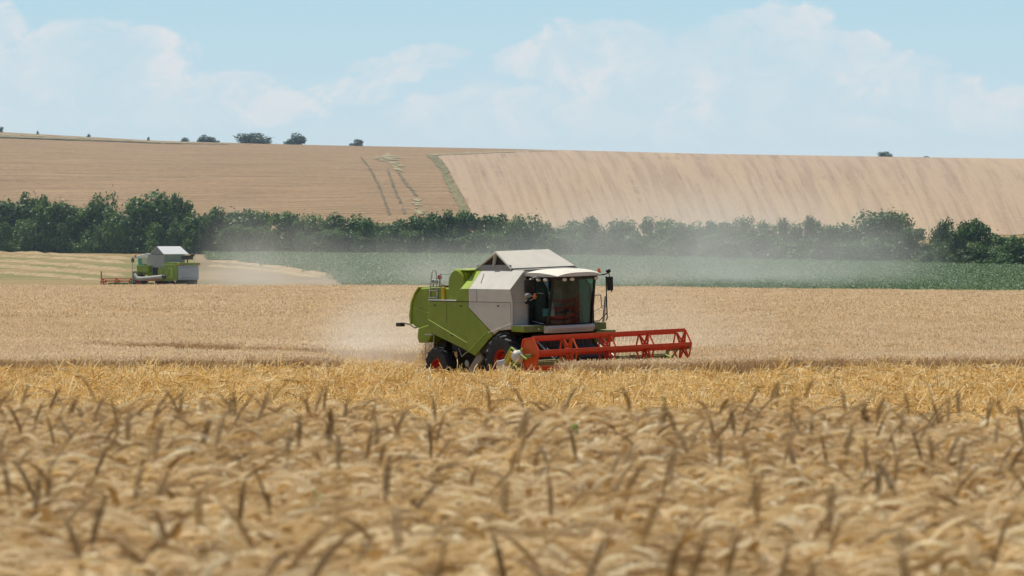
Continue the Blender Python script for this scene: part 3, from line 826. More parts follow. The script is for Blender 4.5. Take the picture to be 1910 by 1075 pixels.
HT = [  # column, top row, crown width, label
 (-25, 372, 80, 'hedgerow tree cut by the left edge of the photo'),
 (18, 376, 76, 'broad dark hedgerow tree near the left edge, left of the narrow upright crown'),
 (62, 357, 42, 'narrow upright tree standing above the hedge near the left edge'),
 (98, 374, 62, 'rounded dark tree right of the narrow upright one in the left hedge'),
 (146, 381, 72, 'low wide tree filling the hedge left of the slim lone top'),
 (191, 361, 27, 'slim small-crowned tree poking above the left hedge'),
 (222, 386, 56, 'dark tree between the slim top and the biggest left crown'),
 (283, 359, 108, 'largest tree of the left hedge, above and left of the far harvester'),
 (335, 362, 58, 'tall bushy right shoulder of the big crown above the far harvester'),
 (376, 398, 58, 'low tree in the hedge right above the far harvester tail'),
 (430, 381, 84, 'wide leafy tree right of the far harvester, wrapped in its dust'),
 (482, 390, 50, 'rounded tree right of the wide leafy one behind the far dust'),
 (535, 388, 62, 'pale-topped hedge tree about midway between the two harvesters'),
 (592, 397, 60, 'low even tree in the hedge left of the dark dense crown'),
 (648, 393, 86, 'dark dense rounded tree left of the two tram tracks on the hill'),
 (694, 403, 44, 'small tree at the foot of the left wheel tracks on the hill'),
 (738, 406, 60, 'pale green low tree at the foot of the hill wheel tracks'),
 (785, 400, 52, 'tree below the pale weed patches at the hill foot'),
 (824, 387, 54, 'taller hedge tree just left of the grassy field boundary'),
 (872, 390, 58, 'taller hedge tree at the foot of the grassy field boundary'),
 (922, 393, 62, 'hedge tree straight above the near harvester tank'),
 (975, 397, 58, 'hedge tree above the white tank cover ridge'),
 (1020, 406, 48, 'low hedge tree above the near cab rear'),
 (1065, 409, 60, 'low hedge tree above the near cab roof'),
 (1110, 400, 50, 'dusty hedge tree above the orange beacon'),
 (1162, 409, 62, 'dust-veiled hedge tree right of the beacon'),
 (1225, 400, 62, 'dust-veiled taller hedge tree above the red reel middle'),
 (1281, 410, 66, 'dust-veiled low tree above the far end of the red reel'),
 (1332, 406, 56, 'dust-veiled tree right of the reel end in the hedge'),
 (1378, 402, 56, 'dusty tree with a ragged flat top, middle right hedge'),
 (1430, 407, 62, 'dusty rounded tree left of the pair of small upright tops'),
 (1470, 403, 40, 'left one of two small upright tops in the right hedge'),
 (1511, 398, 42, 'right one of two small upright tops in the right hedge'),
 (1556, 416, 58, 'low grey-green tree left of the big domed right tree'),
 (1600, 412, 60, 'left shoulder tree of the big dome in the right hedge'),
 (1650, 391, 104, 'big domed tree, tallest of the right hedge'),
 (1697, 420, 56, 'right shoulder tree beside the gap showing the hill'),
 (1730, 452, 50, 'low shrub tree filling the gap right of the big dome'),
 (1755, 404, 44, 'ragged upright tree right of the gap in the hedge'),
 (1792, 412, 40, 'slender tree between the ragged and the round crown on the right'),
 (1829, 407, 62, 'round-crowned tree near the right edge'),
 (1872, 440, 62, 'low bushy tree close to the right edge'),
 (1912, 434, 60, 'dark tree cut by the right edge of the photo'),
]
for i, (px, top, w, lab) in enumerate(HT):
    az = (px - CX) / FPX; y = Yh(az) + (i % 3) * 3.0 - 2; x = az * y; z = G(x, y) - .1
    h = ((EYE_ROW - top) * y / FPX + CAMZ - z) * (1.05 if px < 360 else 1.03 if px > 1600 else 1.0)
    ww = w * y / FPX
    tree('hedgerow_tree', x, y, z, max(ww * 1.18, h * .52), h, lab, 'tree', 'trees of the hedgerow')
# dense lower growth of the hedge
bush = [crown_mesh(70 + i, 1500, 9, leaf=.24) for i in range(4)]
def undergrowth():
    P = []; I = []; T = []; S = []
    for _ in range(760):
        az = rng.uniform(-.125, .125); y = Yh(az) + rng.uniform(-4.5, 5); x = az * y
        px = px_of(x, y)
        top = lerp(px, [0, 60, 150, 300, 400, 700, 1000, 1400, 1560, 1640, 1705, 1730, 1760, 1910], [392, 385, 392, 385, 408, 415, 415, 420, 428, 415, 445, 462, 430, 455])
        hh = ((EYE_ROW - top) * y / FPX + CAMZ - G(x, y)) * rng.uniform(.45, .92)
        w = rng.uniform(2.2, 4.2)
        P.append((x, y, G(x, y) - .15)); I.append(int(rng.integers(4))); T.append((0, 0, rng.uniform(0, 6.28))); S.append((w, w, hh))
    return P, I, T, S
scatter('hedge_undergrowth', bush, *undergrowth(), 'dense dark shrubs and brambles filling the foot of the hedgerow', 'undergrowth')

CR = [(2, 240, 234, 10, 'tiny tree on the crest at the left edge'), (70, 244.5, 242, 5, 'tiny bush on the crest, second from the left edge'),
      (165, 251.5, 248, 9, 'tiny bush on the crest above the left field, third from the left edge'),
      (277, 258, 254, 6, 'tiny bush on the crest between the left edge and the group of trees'),
      (344, 262, 254.5, 16, 'small round bush at the left of the crest trees'), (381, 263.5, 248, 28, 'twin-topped left bush of the close pair on the crest'),
      (397, 264, 254, 22, 'lower right bush of the close pair on the crest'), (475, 268, 243, 78, 'widest dome-shaped tree on the crest'),
      (551, 270, 243, 46, 'pointed-top tree right of the wide dome on the crest'), (666, 273, 257, 25, 'small triangular tree alone on the middle of the crest'),
      (1652, 292.5, 280, 32, 'low tree alone on the crest at the right'), (1728, 294, 290, 12, 'faint tiny bush right of the lone crest tree')]
for i, (px, base, top, w, lab) in enumerate(CR):
    az = (px - CX) / FPX; y = YC - 1; x = az * y; z = G(x, y) - .25
    h = (EYE_ROW - top) * y / FPX + CAMZ - z
    parts = tree('crest_tree', x, y, z, w * y / FPX * 1.05, h, lab, 'tree', 'trees on the crest of the hill', crowns_far[i % 3])

# ------------------------------------------------------------------ near combine harvester (x forward, y to its left, z up)
def wheel(parent, c, Rr, rim, width, side, steer=0, nlug=18, name='wheel'):
    """side = -1: the outer face looks to -y"""
    w = empty(name, c, (0, 0, steer), parent)
    hw = width / 2
    prof = [(rim, -hw * .82), (rim + (Rr - rim) * .35, -hw * 1.0), (Rr * .90, -hw * .95), (Rr * .935, -hw * .72), (Rr * .94, 0), (Rr * .935, hw * .72), (Rr * .90, hw * .95), (rim + (Rr - rim) * .35, hw * 1.0), (rim, hw * .82)]
    mb = MB(); mb.lathe_y(prof, (0, 0, 0), 40)
    for k in range(nlug):
        for s in (-1, 1):
            a0 = 2 * PI * (k + (.5 if s > 0 else 0)) / nlug
            def P(u, rr): a = a0 + .26 * abs(u); return (rr * math.cos(a), s * abs(u) * hw * .99, rr * math.sin(a))
            th = .052 * Rr
            us = [0.04, .35, .7, 1.0]; vs = []; 
            for u in us:
                rr = Rr * (1.0 if u < .8 else .955); a = a0 + .30 * u
                for da, r_ in ((-th / Rr, rr), (th / Rr, rr), (th / Rr * 1.4, rr * .90), (-th / Rr * 1.4, rr * .90)):
                    vs.append((r_ * math.cos(a + da), s * u * hw * .99, r_ * math.sin(a + da)))
            fs = [(i * 4 + j, i * 4 + (j + 1) % 4, (i + 1) * 4 + (j + 1) % 4, (i + 1) * 4 + j) for i in range(3) for j in range(4)] + [(0, 1, 2, 3), (12, 13, 14, 15)]
            mb.add(vs, fs)
    mb.build('tyre', M['rubber'], w, smooth=True)
    rp = [(0.001, -.10), (rim * .22, -.10), (rim * .25, -.04), (rim * .42, -.02), (rim * .80, -hw * .30), (rim * .90, -hw * .74), (rim * 1.03, -hw * .84), (rim * 1.0, -hw * .70), (rim * .99, hw * .8)]
    if side > 0: rp = [(r, -y) for r, y in rp]
    mb = MB(); mb.lathe_y(rp, (0, 0, 0), 32)
    for k in range(8):
        a = 2 * PI * k / 8; mb.lathe_y([(.001, side * .09), (.018, side * .09), (.018, side * .02)], (rim * .33 * math.cos(a), 0, rim * .33 * math.sin(a)), 6)
    mb.build('rim', M['rimred'], w, smooth=True)
    return w

root = empty('combine_harvester', (C0.x, C0.y, C0.z), (R(2), 0, -PH))
tag(root, 'large lime green and white combine harvester with red reel cutting wheat in the middle', 'combine harvester')

# hood
hood = [(-5.06, 3.20), (-4.3, 3.22), (-2.55, 3.20), (-2.55, 1.75), (-4.35, 1.95), (-5.24, 1.90), (-5.50, 1.96), (-5.62, 2.06), (-5.66, 2.3), (-5.56, 2.72), (-5.32, 3.02)]
MB().prism(hood, -1.33, 1.33).build('rear_hood', M['green'], root, bevel=.05)
MB().prism([(-5.10, 3.23), (-5.37, 3.03), (-5.62, 2.72), (-5.73, 2.3), (-5.69, 2.03), (-5.62, 2.03), (-5.65, 2.3), (-5.54, 2.74), (-5.3, 3.05), (-5.04, 3.22)], -1.37, 1.37).build('hood_edge', M['lime'], root)  # far rear edge in sun, its light put in as brighter green
MB().bar((-5.45, -1.34, 2.56), (-4.36, -1.34, 2.36), .03, .02, (0, 1, 0)).build('crease', M['lime'], root)
MB().prism([(-5.18, 1.92), (-4.45, 2.06), (-4.30, 1.78), (-4.62, 1.46), (-5.16, 1.44), (-5.26, 1.62)], -1.38, 1.30).build('straw_chopper', M['green'], root, bevel=.04)
# side panels, right side as seen; the left side is its mirror
for sy in (-1, 1):
    y0, y1 = sy * 1.50, sy * 1.45
    gp = [(-4.30, 2.79), (-1.88, 2.79), (-1.92, 2.62), (-.43, 1.78), (-.75, 1.62), (-1.57, 1.10), (-2.32, 1.33), (-3.80, 1.68), (-4.36, 1.84)]
    MB().prism(gp, y0, y1).build('side_panel', M['green'], root, bevel=.02)
    for a, b in (((-4.32, 2.20), (-2.0, 1.50)), ((-1.98, 1.20), (-.80, 1.86)), ):
        MB().bar((a[0], sy * 1.505, a[1]), (b[0], sy * 1.505, b[1]), .028, .02, (0, 1, 0)).build('crease', M['crease'], root, bevel=.006)
    wp = [(-1.84, 3.19), (.62, 3.19), (.72, 2.80), (.68, 2.10), (.60, 1.96), (-.10, 1.92), (-.41, 1.79), (-1.885, 2.62), (-1.85, 2.80)]
    MB().prism(wp, y0, y1).build('tank_side_panel', M['white'], root, bevel=.02)
    MB().bar((-.72, sy * 1.506, 1.84), (.66, sy * 1.506, 2.13), .02, .02, (0, 1, 0)).build('crease', M['roof_white'], root, bevel=.005)
    # seam between the upper and the lower panels
    MB().box((-4.2, min(sy * 1.503, sy * 1.49), 2.785), (.60, max(sy * 1.503, sy * 1.49), 2.80)).build('panel_seam', M['black'], root)
    MB().box((.615, min(sy * 1.503, sy * 1.49), 2.06), (.628, max(sy * 1.503, sy * 1.49), 2.79)).build('panel_seam', M['black'], root)
    MB().prism([(-2.62, 2.80), (-1.86, 2.80), (-1.85, 3.19), (-2.36, 3.19)], y0, y1).build('upper_panel', M['green'], root, bevel=.015)
    # ledge above the rear side panel
    MB().box((-4.30, min(sy * 1.30, sy * 1.50), 2.80), (-2.62, max(sy * 1.30, sy * 1.50), 2.835)).build('side_ledge', M['zinc'], root, bevel=.008)
    MB().box((-1.36, min(sy * 1.503, sy * 1.49), 2.80), (-1.345, max(sy * 1.503, sy * 1.49), 3.18)).build('panel_seam', M['black'], root)
    MB().box((-3.2, min(sy * 1.504, sy * 1.49), 2.10), (-3.19, max(sy * 1.504, sy * 1.49), 2.78)).build('panel_seam', M['dark'], root)
    for lx, lz in ((-3.9, 2.66), (-2.3, 2.66), (-.1, 2.68), (-2.9, 1.72)):
        MB().box((lx - .05, min(sy * 1.515, sy * 1.49), lz - .02), (lx + .05, max(sy * 1.515, sy * 1.49), lz + .02)).build('latch', M['black'], root, bevel=.005)
# tank body with slanting shoulders
def shoulder(x0, x1, x2, x3, mat, name):
    for sy in (-1, 1):
        v = [(x0, sy * 1.50, 3.195), (x1, sy * 1.50, 3.195), (x2, sy * 1.0, 3.77), (x3, sy * 1.0, 3.77)]
        w = [(a, b - sy * .04, c - .03) for a, b, c in v]
        MB().add(v + w, [(0, 1, 2, 3), (4, 7, 6, 5), (0, 4, 5, 1), (1, 5, 6, 2), (2, 6, 7, 3), (3, 7, 4, 0)]).build(name, mat, root)
shoulder(-1.80, .62, .68, -1.80, M['white'], 'tank_shoulder')
shoulder(-2.30, -1.82, -1.82, -2.16, M['lime'], 'shoulder_stripe')
MB().xprism([(-1.44, 2.0), (1.44, 2.0), (1.44, 3.18), (.97, 3.755), (-.97, 3.755), (-1.44, 3.18)], -2.3, .60).build('grain_tank', M['white'], root, bevel=.02)
MB().xprism([(-1.465, 2.06), (-.78, 2.06), (-.78, 2.78), (-1.465, 2.78)], .58, .63).build('front_hatch', M['white'], root, bevel=.012)
MB().bar((-1.30, -1.365, 3.37), (-1.50, -1.12, 3.66), .012, .01, (0, -1, 1)).build('hatch_gap', M['dark'], root)
# ridge-shaped tank cover
cov = empty('tank_cover', (0, 0, 0), parent=root)
def cover():
    za, zb = 3.80, 4.33
    x0, xa, x1 = -2.12, -.93, -.04
    ya, yb = -1.02, 1.32; ra, rb = -1.02, .92
    v = [(x0, ya, za), (xa, ra, zb), (x1, ya, za), (x0, yb, za), (xa, rb, zb), (x1, yb, za)]
    def slab(i, t, name, mat):
        p = [Vector(v[k]) for k in i]; n = (p[1] - p[0]).cross(p[2] - p[0]).normalized() * t
        a = p; b = [q + n for q in p]; m = len(p)
        mb = MB(); mb.add(a + b, [tuple(range(m)), tuple(range(2 * m - 1, m - 1, -1))] + [(k, (k + 1) % m, (k + 1) % m + m, k + m) for k in range(m)])
        return mb.build(name, mat, cov, bevel=.006)
    slab((2, 5, 4, 1), .03, 'front_flap', M['roof_white']); slab((0, 1, 4, 3), .03, 'rear_flap', M['roof_white']); slab((5, 3, 4), .02, 'end_flap', M['grey'])
    y = ya + .02
    MB().add([(x0 + .1, y + .04, za), (x1 - .1, y + .04, za), (xa, y + .04, zb - .05)], [(0, 1, 2)]).build('gable_opening', M['dark'], cov)
    fr = MB()
    fr.bar((x0, y, za), (xa, y, zb - .02), .04, .07, (0, 1, 0)); fr.bar((x1, y, za), (xa, y, zb - .02), .04, .07, (0, 1, 0))
    fr.build('gable_frame', M['roof_white'], cov)
    MB().box((x0 + .05, y - .015, za - .03), (x1 - .05, y + .02, za + .13)).build('gable_sill', M['grey'], cov)
    MB().bar((xa - .14, y, za + .1), (xa - .03, y, zb - .04), .03, .12, (0, 1, 0)).build('gable_post', M['roof_white'], cov)
    MB().bar((x1 + .02, ya, za - .015), (x1 + .02, yb, za - .005), .035, .03).build('edge_seal', M['black'], cov)
cover()
MB().box((-2.2, -1.0, 3.77), (.62, 1.0, 3.79)).build('tank_rim', M['grey'], root)
# engine bay, radiator housing
MB().box((-4.2, -1.15, 3.2), (-2.6, 1.1, 3.27)).build('engine_deck', M['dark'], root)
MB().box((-3.5, -.6, 3.27), (-2.7, .7, 3.55)).build('engine_block', M['dark'], root, bevel=.03)
MB().lathe_y([(.001, -1.36), (.46, -1.36), (.50, -1.33), (.50, -1.24), (.44, -1.22)], (-2.80, 0, 3.29), 40).build('radiator_door', M['green'], root, smooth=True)
MB().lathe_y([(.001, -1.22), (.45, -1.22), (.47, -1.1), (.47, .9), (.001, .9)], (-2.80, 0, 3.31), 40).build('radiator_housing', M['lime'], root, smooth=True)
MB().prism([(-3.0, 3.74), (-2.1, 3.74), (-2.1, 3.79), (-3.0, 3.80)], -1.30, 1.0).build('radiator_lid', M['lime'], root, bevel=.01)
MB().prism([(-2.75, 2.84), (-2.3, 2.84), (-2.3, 3.7), (-2.6, 3.72)], -1.27, .95).build('housing_side', M['green'], root, bevel=.02)
# rear railing, ladder to the engine, posts
mb = MB()
for x in (-4.46, -3.98):
    mb.tube([(x, -1.36, 2.84), (x + .05, -1.34, 3.2)], .016)
mb.tube([(-4.44, -1.35, 2.9), (-4.38, -1.34, 3.3), (-4.30, -1.33, 3.66), (-4.22, -1.33, 3.76), (-4.10, -1.33, 3.76), (-4.03, -1.33, 3.66), (-4.00, -1.35, 3.3), (-3.98, -1.36, 2.84)], .017)
for z in (2.9, 3.12, 3.34): mb.bar((-4.44, -1.36, z), (-3.98, -1.36, z), .06, .03)
mb.build('engine_ladder', M['zinc'], root, smooth=True)
mb = MB(); mb.tube([(-3.86, -1.3, 2.84), (-3.84, -1.3, 3.66)], .014); mb.tube([(-3.84, -1.3, 3.62), (-3.80, .2, 3.64), (-2.2, .6, 3.86)], .010)
mb.tube([(-3.84, -1.28, 3.3), (-3.3, -1.28, 3.3)], .010)
mb.build('hand_rail', M['zinc'], root, smooth=True)
MB().tube([(-4.05, -1.2, 3.22), (-4.05, -1.2, 3.48)], .02).tube([(-4.05, -1.2, 3.48), (-4.05, -1.2, 3.60)], .075, 12, .06).build('rear_beacon', simple('red_lens', (.5, .04, .03), .3), root, smooth=True)
MB().box((-3.68, -1.38, 2.84), (-3.52, -1.30, 3.24)).build('extinguisher_bracket', M['yellow'], root, bevel=.02)
mb = MB(); mb.tube([(-4.95, -.9, 3.2), (-4.93, -.9, 3.36), (-4.75, -.9, 3.40)], .02); mb.ell((-4.98, -.9, 3.40), (.10, .07, .06)); mb.ell((-4.76, -.9, 3.38), (.09, .06, .07)); mb.box((-5.0, -1.0, 3.2), (-4.6, -.7, 3.24))
mb.build('rear_work_lamp', M['grey'], root, smooth=True)
MB().tube([(-5.50, -1.1, 1.96), (-5.75, -1.15, 1.90), (-6.0, -1.2, 2.02), (-6.35, -1.2, 2.04), (-6.45, -1.2, 2.0)], .022, 8).box((-6.72, -1.28, 1.94), (-6.42, -1.12, 2.06)).build('tail_lamp_arm', M['black'], root, bevel=.01)
# chassis below the body
mb = MB(); mb.box((-4.2, -.55, .75), (.9, .55, 1.95)); mb.box((-3.6, -1.1, 1.2), (-.4, 1.1, 1.9)); mb.box((-.3, -1.0, .75), (.3, 1.0, 1.05)); mb.box((-4.05, -1.0, .55), (-3.8, 1.0, .75)); mb.box((-5.0, -.95, 1.15), (-4.2, .95, 1.5))
mb.build('chassis', M['dark'], root, bevel=.02)
MB().bar((-2.25, -1.25, .55), (-1.45, -1.3, 1.15), .28, .10, (0, 1, 0)).build('elevator_foot', M['grey'], root, bevel=.015)
MB().tube([(-3.0, -1.2, 1.3), (-2.75, -1.25, 1.05), (-2.5, -1.22, 1.2)], .02).ell((-2.7, -1.1, .82), (.12, .06, .13)).build('drive_pulley', M['zinc'], root, smooth=True)
MB().box((-1.35, -1.43, 1.2), (.35, -.9, 1.9)).build('side_gearbox', M['dark'], root, bevel=.03)
# rear steps
mb = MB()
for x in (-4.76, -4.26): mb.tube([(x, -1.34, 1.85), (x - .04, -1.36, 1.0)], .016)
for z in (1.72, 1.42, 1.14): mb.bar((-4.77, -1.36, z), (-4.27, -1.36, z), .05, .03)
mb.build('rear_steps', M['zinc'], root, smooth=True)

wheel(root, (.06, -1.27, .90), .92, .43, .66, -1, nlug=18)
wheel(root, (.06, 1.27, .90), .92, .43, .66, 1, nlug=18)
wheel(root, (-3.93, -1.30, .66), .68, .30, .44, -1, R(3), nlug=16)
wheel(root, (-3.93, 1.30, .66), .68, .30, .44, 1, R(3), nlug=16)

# cab
cab = empty('cab', (0, 0, 0), parent=root)
YS = [(-.80, 1.60), (-.45, 1.76), (0, 1.82), (.45, 1.76), (.80, 1.60)]
def front_line(z):
    k = (z - 2.08) / 1.45
    return [(x + .36 * k, y * (1 - .06 * k)) for y, x in YS]
lo, hi = front_line(2.08), front_line(3.52)
mb = MB(); v = [(x, y, 2.08) for x, y in lo] + [(x, y, 3.52) for x, y in hi]
mb.add(v, [(i, i + 1, i + 6, i + 5) for i in range(4)]); mb.build('windscreen', M['glass'], cab, smooth=True)
for sy in (-1, 1):
    k0, k1 = lo[0 if sy < 0 else 4], hi[0 if sy < 0 else 4]
    MB().add([(.78, sy * .82, 2.08), (k0[0] - .03, k0[1], 2.08), (k1[0] - .03, k1[1], 3.52), (.86, sy * .78, 3.52)], [(0, 1, 2, 3)]).build('side_window', M['glass'], cab)
    MB().tube([(k0[0], k0[1], 2.05), ((k0[0] + k1[0]) / 2 + .02, (k0[1] + k1[1]) / 2, 2.8), (k1[0], k1[1], 3.56)], .045, 8).build('front_pillar', M['black'], cab, smooth=True)
    MB().bar((.74, sy * .80, 2.05), (.80, sy * .78, 3.58), .06, .26, (0, 1, 0)).build('rear_pillar', M['black'], cab, bevel=.01)
MB().box((.68, -.78, 2.06), (.76, .78, 3.55)).build('cab_back_wall', M['black'], cab)
MB().add([(.66, -.80, 2.03), (1.60, -.80, 2.03), (1.76, -.45, 2.03), (1.82, 0, 2.03), (1.76, .45, 2.03), (1.60, .80, 2.03), (.66, .80, 2.03)] + [(.66, -.80, 2.08), (1.60, -.80, 2.08), (1.76, -.45, 2.08), (1.82, 0, 2.08), (1.76, .45, 2.08), (1.60, .80, 2.08), (.66, .80, 2.08)],
         [tuple(range(6, -1, -1)), tuple(range(7, 14))] + [(i, (i + 1) % 7, (i + 1) % 7 + 7, i + 7) for i in range(7)]).build('cab_floor', M['black'], cab)
# lower lip of the windscreen
mb = MB()
lip = [(1.56, -.82), (1.72, -.48), (1.80, 0), (1.76, .45), (1.60, .86)]
v = [(x + .10, y, 2.06) for x, y in lip] + [(x + .14, y, 1.97) for x, y in lip] + [(x + .02, y, 1.83) for x, y in lip] + [(x - .15, y, 1.83) for x, y in lip] + [(x - .15, y, 2.06) for x, y in lip]
mb.add(v, [(r * 5 + i, r * 5 + i + 1, ((r + 1) % 5) * 5 + i + 1, ((r + 1) % 5) * 5 + i) for r in range(5) for i in range(4)] + [(0, 5, 10, 15, 20), (4, 24, 19, 14, 9)])
mb.build('front_fascia', M['white'], cab, bevel=.01)
# roof: crowned shell with a drooping visor
def roof():
    nx, ny = 12, 12; vs = []; fs = []
    for i in range(nx + 1):
        u = i / nx; x = .50 + 1.92 * u
        for j in range(ny + 1):
            w = -1 + 2 * j / ny; hw = .98 - .30 * max(0, u - .55) ** 1.5 * 2
            y = w * hw; xx = x - .16 * w * w * u
            z = 3.79 - .10 * abs(w) ** 3 - .16 * max(0, u - .45) ** 2 * 2.2 - .05 * max(0, .2 - u) * 5
            vs.append((xx, y, z))
    m = len(vs); vs += [(x, y, 3.565 + .02 * (x < 1)) for x, y, z in vs]
    for i in range(nx):
        for j in range(ny):
            a = i * (ny + 1) + j; fs.append((a, a + 1, a + ny + 2, a + ny + 1)); fs.append((a + m, a + ny + 1 + m, a + ny + 2 + m, a + 1 + m))
    for i in range(nx):
        for j in (0, ny): a = i * (ny + 1) + j; b = a + ny + 1; fs.append((a, b, b + m, a + m))
    for j in range(ny):
        for i in (0, nx): a = i * (ny + 1) + j; fs.append((a, a + 1, a + 1 + m, a + m))
    MB().add(vs, fs).build('cab_roof', M['roof_white'], cab, smooth=True)
roof()
mb = MB(); q = [(.55, -.90), (1.55, -.88), (2.02, -.80), (2.22, -.45), (2.28, 0), (2.22, .45), (2.02, .80), (1.55, .88), (.55, .90)]
mb.add([(x, y, 3.46) for x, y in q] + [(x + .02, y, 3.568) for x, y in q], [tuple(range(8, -1, -1)), tuple(range(9, 18))] + [(i, (i + 1) % 9, (i + 1) % 9 + 9, i + 9) for i in range(9)])
mb.build('roof_lining', M['black'], cab)
for (x, y) in ((.98, -.92), (1.36, -.92), (1.74, -.90), (2.22, -.52), (2.26, -.27), (2.12, .70)):
    mb = MB(); mb.ell((x + .03, y - .02, 3.475), (.075, .075, .055)); mb.build('work_lamp', M['lamp'], cab, smooth=True)
MB().tube([(.95, -.98, 3.50), (1.5, -.99, 3.60), (2.0, -.93, 3.64)], .012).build('roof_rail', M['zinc'], cab, smooth=True)
# inside the cab
mb = MB(); mb.box((.86, -.25, 2.42), (1.32, .27, 2.56)); mb.prism([(.80, 2.5), (.93, 2.5), (.86, 3.2), (.75, 3.2)], -.24, .26); mb.build('seat', M['seat'], cab, bevel=.05)
MB().box((.95, -.45, 2.08), (1.45, .45, 2.34)).build('seat_base', M['seatred'], cab, bevel=.06)
mb = MB(); mb.tube([(1.62, 0, 2.08), (1.48, 0, 2.6)], .04); mb.tube([(1.46 + .05 * math.sin(a), .19 * math.cos(a), 2.64 + .17 * math.sin(a) * .6) for a in [k * PI / 8 for k in range(17)]], .014, 6); mb.build('steering_wheel', M['black'], cab, smooth=True)
MB().box((1.05, -.62, 2.34), (1.5, -.45, 2.58)).ell((1.45, -.54, 2.68), (.09, .07, .13)).build('armrest_console', simple('light_grey_plastic', (.4, .42, .42), .5), cab, bevel=.02)
MB().tube([(1.02, -.84, 3.02), (1.25, -.86, 3.07), (1.5, -.84, 3.05)], .012).build('door_handle_bar', M['zinc'], cab)
MB().tube([(.80, -.84, 2.20), (1.2, -.85, 2.15), (1.45, -.84, 2.12)], .012).build('sill_bar', M['zinc'], cab)

# platform at the right of the cab, fascia, left entrance with rails
MB().prism([(.62, 1.90), (1.36, 1.88), (1.36, 2.07), (.62, 2.07)], -1.50, -.62).build('right_platform', M['green'], root, bevel=.015)
MB().box((.63, -1.52, 2.07), (1.38, -.84, 2.085)).build('platform_plate', M['zinc'], root)
MB().xprism([(-1.47, 1.885), (-.66, 1.875), (-.66, 2.06), (-1.47, 2.06)], 1.365, 1.385).build('platform_front', M['olive'], root, bevel=.006)
MB().ell((1.39, -.98, 1.96), (.02, .035, .035)).build('front_reflector', M['lamp'], root, smooth=True)
MB().prism([(.60, 1.85), (1.36, 1.85), (1.36, 2.07), (.60, 2.07)], .86, 1.52).build('left_platform', M['olive'], root, bevel=.015)
MB().prism([(.55, 1.45), (1.35, 1.45), (1.45, 1.82), (.55, 1.84)], 1.1, 1.82).build('side_box', M['olive'], root, bevel=.03)
mb = MB()
mb.tube([(1.38, 1.04, 2.05), (1.42, 1.02, 2.8), (1.58, 1.0, 3.50)], .020)
mb.tube([(1.38, 1.50, 2.12), (1.42, 1.52, 2.2), (1.44, 1.50, 2.8), (1.58, 1.42, 3.50)], .020)
mb.tube([(1.36, 1.0, 2.12), (1.38, 1.25, 2.12), (1.42, 1.5, 2.35)], .016)
mb.tube([(1.42, .96, 2.92), (1.42, 1.30, 2.92), (1.42, 1.34, 2.5)], .014); mb.tube([(1.38, 1.05, 2.4), (1.42, 1.45, 2.62)], .010)
mb.build('cab_hand_rail', M['black'], root, smooth=True)
MB().bar((1.1, 1.58, 2.05), (1.22, 1.62, 2.88), .07, .05).build('entrance_rail', M['zinc'], root, bevel=.01)
mb = MB(); mb.tube([(1.9, .85, 3.56), (1.8, 1.2, 3.56), (1.62, 1.50, 3.60)], .022); mb.tube([(1.62, 1.5, 3.60), (1.62, 1.58, 3.0)], .016); mb.box((1.55, 1.46, 3.05), (1.63, 1.64, 3.48)); mb.ell((1.62, 1.48, 3.66), (.07, .09, .06))
mb.build('left_mirror', M['black'], root, bevel=.01)
mb = MB(); mb.tube([(1.7, -.85, 3.53), (1.45, -1.1, 3.54), (1.32, -1.15, 3.5)], .016); mb.box((1.27, -1.40, 3.10), (1.34, -1.05, 3.49)); mb.build('right_mirror', M['black'], root, bevel=.02)
mb = MB(); mb.tube([(1.2, -.9, 2.95), (1.25, -1.15, 2.98)], .02); mb.ell((1.25, -1.24, 3.0), (.09, .12, .07)); mb.build('side_lamp', M['grey'], root, smooth=True)
MB().ell((1.24, -1.27, 2.80), (.07, .10, .07)).tube([(1.2, -1.0, 2.9), (1.24, -1.2, 2.82)], .02).build('side_lamp', M['black'], root, smooth=True)
MB().ell((1.28, -1.02, 2.97), (.03, .05, .09)).build('side_marker', M['beacon'], root, smooth=True)
MB().tube([(1.85, .98, 3.56), (1.85, .98, 3.62)], .03).build('beacon_foot', M['black'], root)
MB().tube([(1.85, .98, 3.62), (1.85, .98, 3.71), (1.85, .98, 3.76)], .062, 12, .045).build('beacon', M['beacon'], root, smooth=True)

# feeder house
MB().prism([(.5, 1.75), (1.0, 1.82), (2.75, 1.10), (2.75, .35), (1.4, .55), (.5, 1.0)], -.68, .68).build('feeder_house', M['dark'], root, bevel=.02)
mb = MB()
for y in (-.9, .9, 1.25): mb.tube([(.9, y, 1.72), (2.5, y, .85)], .035)
mb.build('lift_cylinder', M['zinc'], root, smooth=True)

# header
hd = empty('header', (0, 0, 0), parent=root)
W = 2.78
MB().prism([(2.62, .20), (2.70, .20), (2.74, 1.02), (2.66, 1.05)], -W, W).build('back_wall', M['olive'], hd, bevel=.01)
MB().tube([(2.66, -W, 1.02), (2.66, W, 1.02)], .06, 8).build('top_beam', M['olive'], hd, smooth=True)
MB().prism([(2.66, .22), (3.75, .10), (3.75, .14), (3.3, .19), (2.72, .28)], -W, W).build('header_floor', M['grey'], hd)
mb = MB(); mb.tube([(3.05, -W + .05, .55), (3.05, W - .05, .55)], .16, 14)
for s, a0, a1 in ((1, -W + .1, -.5), (-1, .5, W - .1)):
    n = 90; pr = None
    for k in range(n + 1):
        t = k / n; a = s * t * 2 * PI * 4.5; y = a0 + (a1 - a0) * t
        p, q = (3.05 + .16 * math.cos(a), y, .55 + .16 * math.sin(a)), (3.05 + .29 * math.cos(a), y, .55 + .29 * math.sin(a))
        if pr: mb.add([pr[0], pr[1], q, p], [(0, 1, 2, 3)])
        pr = (p, q)
mb.build('auger', M['zinc'], hd, smooth=True)
mb = MB()
